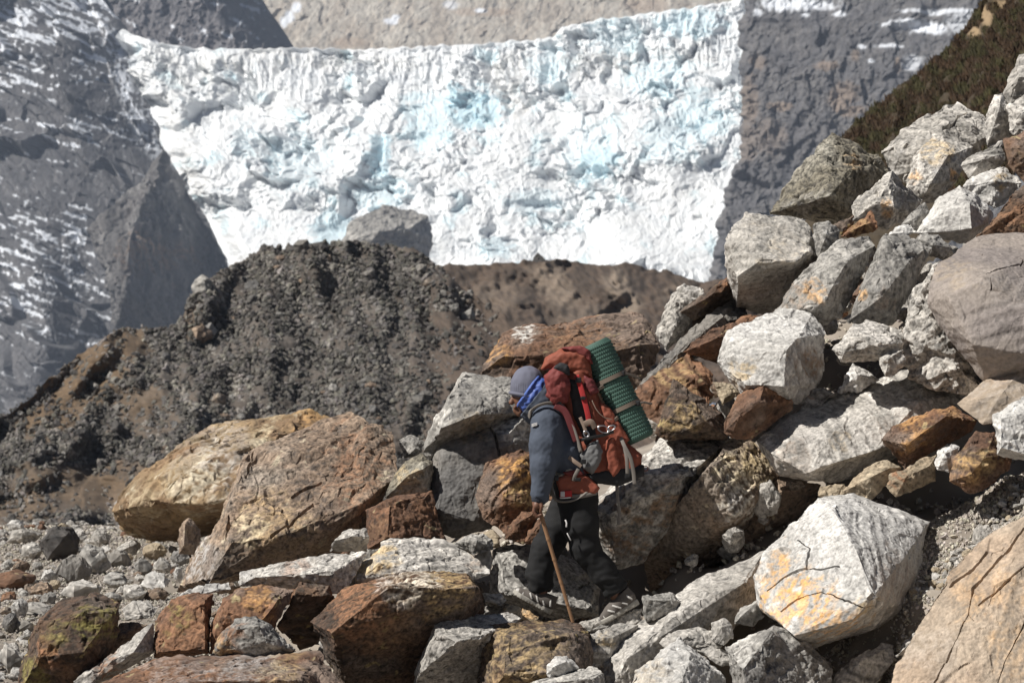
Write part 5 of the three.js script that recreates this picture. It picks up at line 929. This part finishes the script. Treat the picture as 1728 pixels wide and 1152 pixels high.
  tag(pack, 'backpack', 'big orange and red trekking backpack on the hiker back', 'backpack');
  const puff = (s, a = 1.6) => (x, y, z) => a * (noise(x / 13 + s, y / 13, z / 13) + .6 * noise(x / 6, y / 6 + s, z / 6)) + .5 * a * Math.sin((x * .6 + y) / 4 + 4 * noise(x / 14, y / 14, z / 14 + s)) * noise(x / 11, y / 11, z / 11);
  const main = part('main_bag', solid(prism('936,640 985,612 1008,666 1042,735 1084,768 1080,800 1040,814 985,804 976,762 955,700', -46, 46, 19), ...B(930, 600, 1095, 820, -50, 50), 2.2, puff(1)), C.orange, pack);
  part('side_panel_shade', solid(prism('958,640 980,640 996,690 1006,735 988,752 966,700', 30, 51, 8), ...B(955, 630, 1012, 756, 28, 54), 1.8, puff(8)), C.charcoal, main);  // charcoal panel also stands for the shade between pocket and main bag
  part('back_panel', solid(prism('932,690 950,680 978,760 996,812 982,818 966,786', -40, 44, 7), ...B(925, 672, 1004, 824, -46, 50), 2.2, puff(4, .8)), C.maroon, main);
  part('base_panel', solid(prism('984,798 1040,786 1086,784 1086,802 1042,820 988,812', -47, 47, 10), ...B(978, 776, 1094, 828, -52, 52), 2.2, puff(5, .8)), C.charcoal, main);
  part('front_pocket', solid(prism('1010,676 1030,690 1062,742 1040,760 1018,724', -36, 47, 9), ...B(1002, 668, 1070, 768, -44, 54), 2, puff(6)), C.orange, main);
  part('rear_pleat', solid(prism('1020,742 1034,736 1046,790 1034,806 1022,790', 38, 53, 6), ...B(1012, 730, 1054, 812, 34, 58), 1.8, puff(16)), C.orange, main);
  const lid = part('lid', solid(prism('913,624 922,603 946,589 978,586 992,592 1000,640 972,634 942,622', -44, 45, 14), ...B(906, 580, 1008, 646, -48, 50), 2, puff(2, 2)), C.orange, pack);
  part('lid_top', solid(prism('944,588 978,584 994,590 1000,616 984,604 962,594', -38, 46, 6), ...B(936, 576, 1006, 624, -44, 52), 1.8, puff(12)), C.red, lid);
  part('side_pocket', solid((x, y, z) => smin(prism('918,634 936,618 954,622 962,652 956,680 934,684 922,668', 34, 68, 15)(x, y, z), 1e9, 1), ...B(910, 608, 970, 692, 28, 76), 1.7, puff(3, 2.4)), C.red, pack, 'dark red side pocket');
  part('pocket_cap', solid(prism('932,622 944,613 958,617 962,634 948,632', 38, 66, 7), ...B(924, 606, 970, 642, 32, 72), 1.7, puff(13)), C.charcoal, pack);
  part('mesh_pocket', solid(prism('978,768 992,750 1008,742 1016,762 1010,784 998,800 984,790', 36, 60, 11), ...B(970, 734, 1024, 808, 30, 66), 1.7, puff(7, 2)), C.grey, pack, 'grey stretch side pocket');
  part('maroon_flap', solid(prism('984,634 1000,640 1010,662 996,668 986,654', 30, 54, 7), ...B(976, 626, 1018, 676, 26, 60), 1.7, puff(19)), C.maroon, pack);
  const belt = part('hip_belt', solid(prism('936,806 962,796 990,802 1012,822 1004,834 966,834 944,830', 40, 56, 7), ...B(928, 788, 1020, 842, 36, 62), 1.8, puff(10, 1)), C.orange, pack);
  part('hip_belt', solid(prism('936,806 962,796 990,802 1012,822 1004,834 966,834 944,830', -56, -40, 7), ...B(928, 788, 1020, 842, -62, -36), 2.2), C.orange, pack);
  part('belt_cover', solid(prism('948,796 976,790 984,800 962,804', 42, 58, 4), ...B(940, 784, 992, 812, 38, 64), 1.6), C.red, belt);
  part('belt_edge', band([[946, 834, 50], [975, 836, 56], [1006, 830, 52]], 7, 1.6, [0, 1, 0]), C.web, belt);
  part('belt_strap', band([[1000, 820, 50], [968, 842, 55], [938, 842, 44], [930, 822, 40], [936, 806, 46], [950, 800, 52]], 8, 1.6, [.3, .2, .9]), C.web, pack);
  part('belt_strap', band([[930, 836, 40], [931, 812, 44], [942, 802, 50]], 6, 1.5, [.8, .1, .4]), C.web, pack);
  const tagPart = part('belt_label', band([[944, 832, 57], [954, 832, 59], [964, 831, 59]], 11, .8, [0, 1, 0], 8), C.redWeb, pack);
  part('label_print', band([[945, 832, 58.4], [949, 832, 59.4], [952, 832, 59.8]], 9, .6, [0, 1, 0], 6), C.white, tagPart);
  part('label_print', band([[944, 838.5, 58.4], [954, 838.5, 60], [962, 837.5, 60]], 2.4, .6, [0, 1, 0], 6), C.white, tagPart);
  part('shoulder_strap', band([[893, 704, 40], [897, 692, 52], [912, 683, 58], [932, 680, 57], [948, 685, 55], [958, 702, 58], [970, 732, 60], [979, 762, 58]], 7.5, 1.8, [.35, .35, .85], 60), C.web, pack);
  part('shoulder_strap', band([[893, 704, -40], [897, 692, -52], [912, 683, -58], [932, 680, -57], [948, 685, -50]], 8, 1.8, [0, .3, -.9]), C.web, pack);
  part('strap_pad', band([[936, 684, 60], [952, 694, 61], [962, 716, 61], [972, 744, 59]], 12, 1.5, [.9, .3, .1]), C.maroon, pack);
  part('load_strap', band([[952, 764, 52], [966, 776, 61], [980, 786, 62]], 7, 1.2, [.5, .8, 0]), C.tan, pack);
  part('load_strap', band([[975, 790, 62], [970, 800, 62], [966, 810, 60]], 6, 1.2, [.9, .3, 0]), C.web, pack);
  part('compression_strap', band([[972, 634, 52], [979, 654, 55], [985, 676, 56], [991, 700, 56], [994, 718, 54]], 9, 1.2, [.95, .2, 0]), C.redWeb, pack);
  part('compression_strap', band([[978, 704, 56], [984, 718, 57], [989, 732, 57]], 6, 1.2, [.95, .2, 0]), C.tan, pack);
  part('compression_strap', band([[984, 716, 58], [996, 712, 57], [1003, 722, 55]], 10, 1.2, [.2, .95, 0]), C.tan, pack);
  part('side_strap', band([[978, 742, 58], [996, 738, 60], [1016, 734, 57], [1034, 728, 52]], 5.5, 1.3, [.1, .95, 0]), C.black, pack);
  part('zip_line', band([[998, 676, 51], [1006, 692, 53], [1018, 704, 52], [1032, 708, 49]], 1.6, .9, [.2, .9, 0]), C.tan, pack);
  for (const [x, y, z, w, h] of [[975, 642, 55, 10, 9], [983, 672, 58, 8, 6], [983, 778, 63, 9, 8], [938, 806, 54, 8, 9], [974, 808, 61, 10, 6], [942, 680, 60, 9, 6]]) part('buckle', solid(prism(`${x - w / 2},${y - h / 2} ${x + w / 2},${y - h / 2} ${x + w / 2},${y + h / 2} ${x - w / 2},${y + h / 2}`, z - 2, z + 2, 1), ...B(x - w, y - h, x + w, y + h, z - 4, z + 4, 1), .9), C.black, pack);
  part('carabiner', new THREE.TorusGeometry(7 / U, 1.3 / U, 8, 24).scale(1.35, .8, 1).rotateZ(-.3).translate(...J(1017, 724, 58).map((v) => v / U)), C.metal, pack);
  part('carabiner', new THREE.TorusGeometry(5 / U, 1.2 / U, 8, 24).scale(1.3, .8, 1).rotateZ(.5).translate(...J(1030, 722, 55).map((v) => v / U)), C.metal, pack);
  part('buckle', new THREE.TorusGeometry(4 / U, 1.2 / U, 8, 20).scale(1, 1.3, 1).rotateZ(.6).translate(...J(988, 732, 60).map((v) => v / U)), C.metal, pack);
  part('hanging_strap', band([[1046, 738, 46], [1052, 752, 53], [1062, 772, 54], [1067, 795, 52], [1069, 816, 51]], 6.5, 1.2, [.95, .2, .1]), C.web, pack);
  part('hanging_strap', band([[1052, 752, 50], [1056, 775, 53], [1057, 798, 51]], 6, 1.2, [.95, .1, .1]), C.web, pack);
  part('hanging_strap', band([[1040, 812, 30], [1041, 840, 34], [1044, 862, 34], [1043, 884, 33]], 6, 1.1, [.95, 0, .2]), C.web, pack);
  part('haul_loop', new THREE.TorusGeometry(4 / U, .8 / U, 8, 20).translate(...J(1089, 790, 20).map((v) => v / U)), C.orange, pack);

  // ------------------------------------------------------------------ rolled mat
  const roll = new THREE.Group(); roll.position.copy(FEET);
  tag(roll, 'sleeping_mat', 'rolled green ribbed foam mat strapped upright to the backpack', 'sleeping mat');
  {
    const a = new THREE.Vector3(...J(1003, 580, 12)), b = new THREE.Vector3(...J(1079, 742, 12)), len = a.distanceTo(b), NA = 264, NL = 230, R = 27, pos = [], tri = [];
    for (let j = 0; j <= NL; j++) for (let i = 0; i <= NA; i++) {
      const t = j / NL, an = i / NA * Math.PI * 2, s = t * len, row = Math.abs(((s / 6.6) % 1) - .5) * 2, along2 = sstep(.1, .45, row), rib = .5 + .5 * Math.sin(an * 44 + Math.floor(s / 6.6 + .5) * 1.6);
      const end = 1 - .10 * Math.pow(clamp((8 - s) / 8), 2) - .10 * Math.pow(clamp((s - len + 6) / 6), 2);
      const edge = sstep(0, 9, s) * sstep(len, len - 9, s);
      const sp = 1 + .02 * Math.sin(an + 1) + .012 * noise(Math.cos(an) * 2, Math.sin(an) * 2, t * 5), r = (R * sp + (1.5 * along2 * rib - .7 + .3 * along2) * edge) * end;
      pos.push(r * Math.cos(an) / U, -s / U, r * Math.sin(an) / U);
    }
    for (let j = 0; j < NL; j++) for (let i = 0; i < NA; i++) { const q = j * (NA + 1) + i; tri.push(q, q + NA + 1, q + 1, q + 1, q + NA + 1, q + NA + 2); }
    const put = (o) => { o.position.set(a.x / U, a.y / U, a.z / U); o.quaternion.setFromUnitVectors(new THREE.Vector3(0, -1, 0), b.clone().sub(a).normalize()); return o; };
    C.mat.side = THREE.DoubleSide;
    const tube = part('ribbed_foam', geometry(pos, tri), C.mat, roll); put(tube);
    // the coiled ends
    for (const yy of [0, -len]) {
      const p = [], t2 = [], n = 220; let k = 0;
      for (let i = 0; i <= n; i++) { const an = i / n * 4.5 * Math.PI * 2, r = 23.2 * (1 - i / n * .96), s = yy ? -1 : 1; for (const [dr, dy] of [[0, -1.5], [0, 1.2], [-2.6, 1.6], [-4, 1.0], [-4.6, -1.5]]) { const q = Math.max(.2, r + dr); p.push(q * Math.cos(an) / U, (yy + s * dy) / U, q * Math.sin(an) / U); } if (i) for (let m = 0; m < 4; m++) t2.push(k - 5 + m, k + m, k - 4 + m, k - 4 + m, k + m, k + 1 + m); k += 5; }
      put(part('coiled_end', geometry(p, t2), C.mat, roll));
    }
    const strap = (t, tail) => {
      const g = new THREE.CylinderGeometry(29.6 / U, 29.6 / U, 7 / U, 48, 1, true), o = new THREE.CylinderGeometry(28.4 / U, 28.4 / U, 7 / U, 48, 1, true);
      for (const q of [g, o]) q.translate(0, -t * len / U, 0);
      const s = part('mat_strap', mergeGeometries([g, o, new THREE.RingGeometry(28.4 / U, 29.6 / U, 48).rotateX(-Math.PI / 2).translate(0, (-t * len + 3.5) / U, 0), new THREE.RingGeometry(28.4 / U, 29.6 / U, 48).rotateX(Math.PI / 2).translate(0, (-t * len - 3.5) / U, 0)]), C.tan2, roll); put(s);
      part('strap_tail', band(tail, 4, 1, [.1, .6, .8]), C.web, roll);
    };
    C.tan2 = fabric(.21, .165, .13, { side: THREE.DoubleSide });
    strap(.36, [[1052, 631, 26], [1062, 632, 22], [1072, 636, 16], [1080, 639, 12]]);
    strap(.66, [[1076, 682, 26], [1086, 679, 24], [1096, 681, 20], [1100, 681, 18]]);
    for (const [x, y, z] of [[1048, 631, 30], [1073, 681, 30]]) part('strap_buckle', solid(prism(`${x - 6},${y - 4} ${x + 6},${y - 5} ${x + 6},${y + 4} ${x - 6},${y + 5}`, z - 3, z + 3, 1.5), ...B(x - 9, y - 9, x + 9, y + 9, z - 5, z + 5, 1), 1), C.charcoal, roll);
    for (const [p0, p1] of [[[1000, 660, 44], [1018, 652, 40]], [[1030, 712, 44], [1042, 704, 42]]]) part('strap_tail', band([p0, [(p0[0] + p1[0]) / 2, (p0[1] + p1[1]) / 2 + 1, 44], p1], 6, 1, [.3, .9, 0], 10), C.tan2, roll);
  }
}
renderer.setSize(1024, 682);
renderer.render(scene, camera);
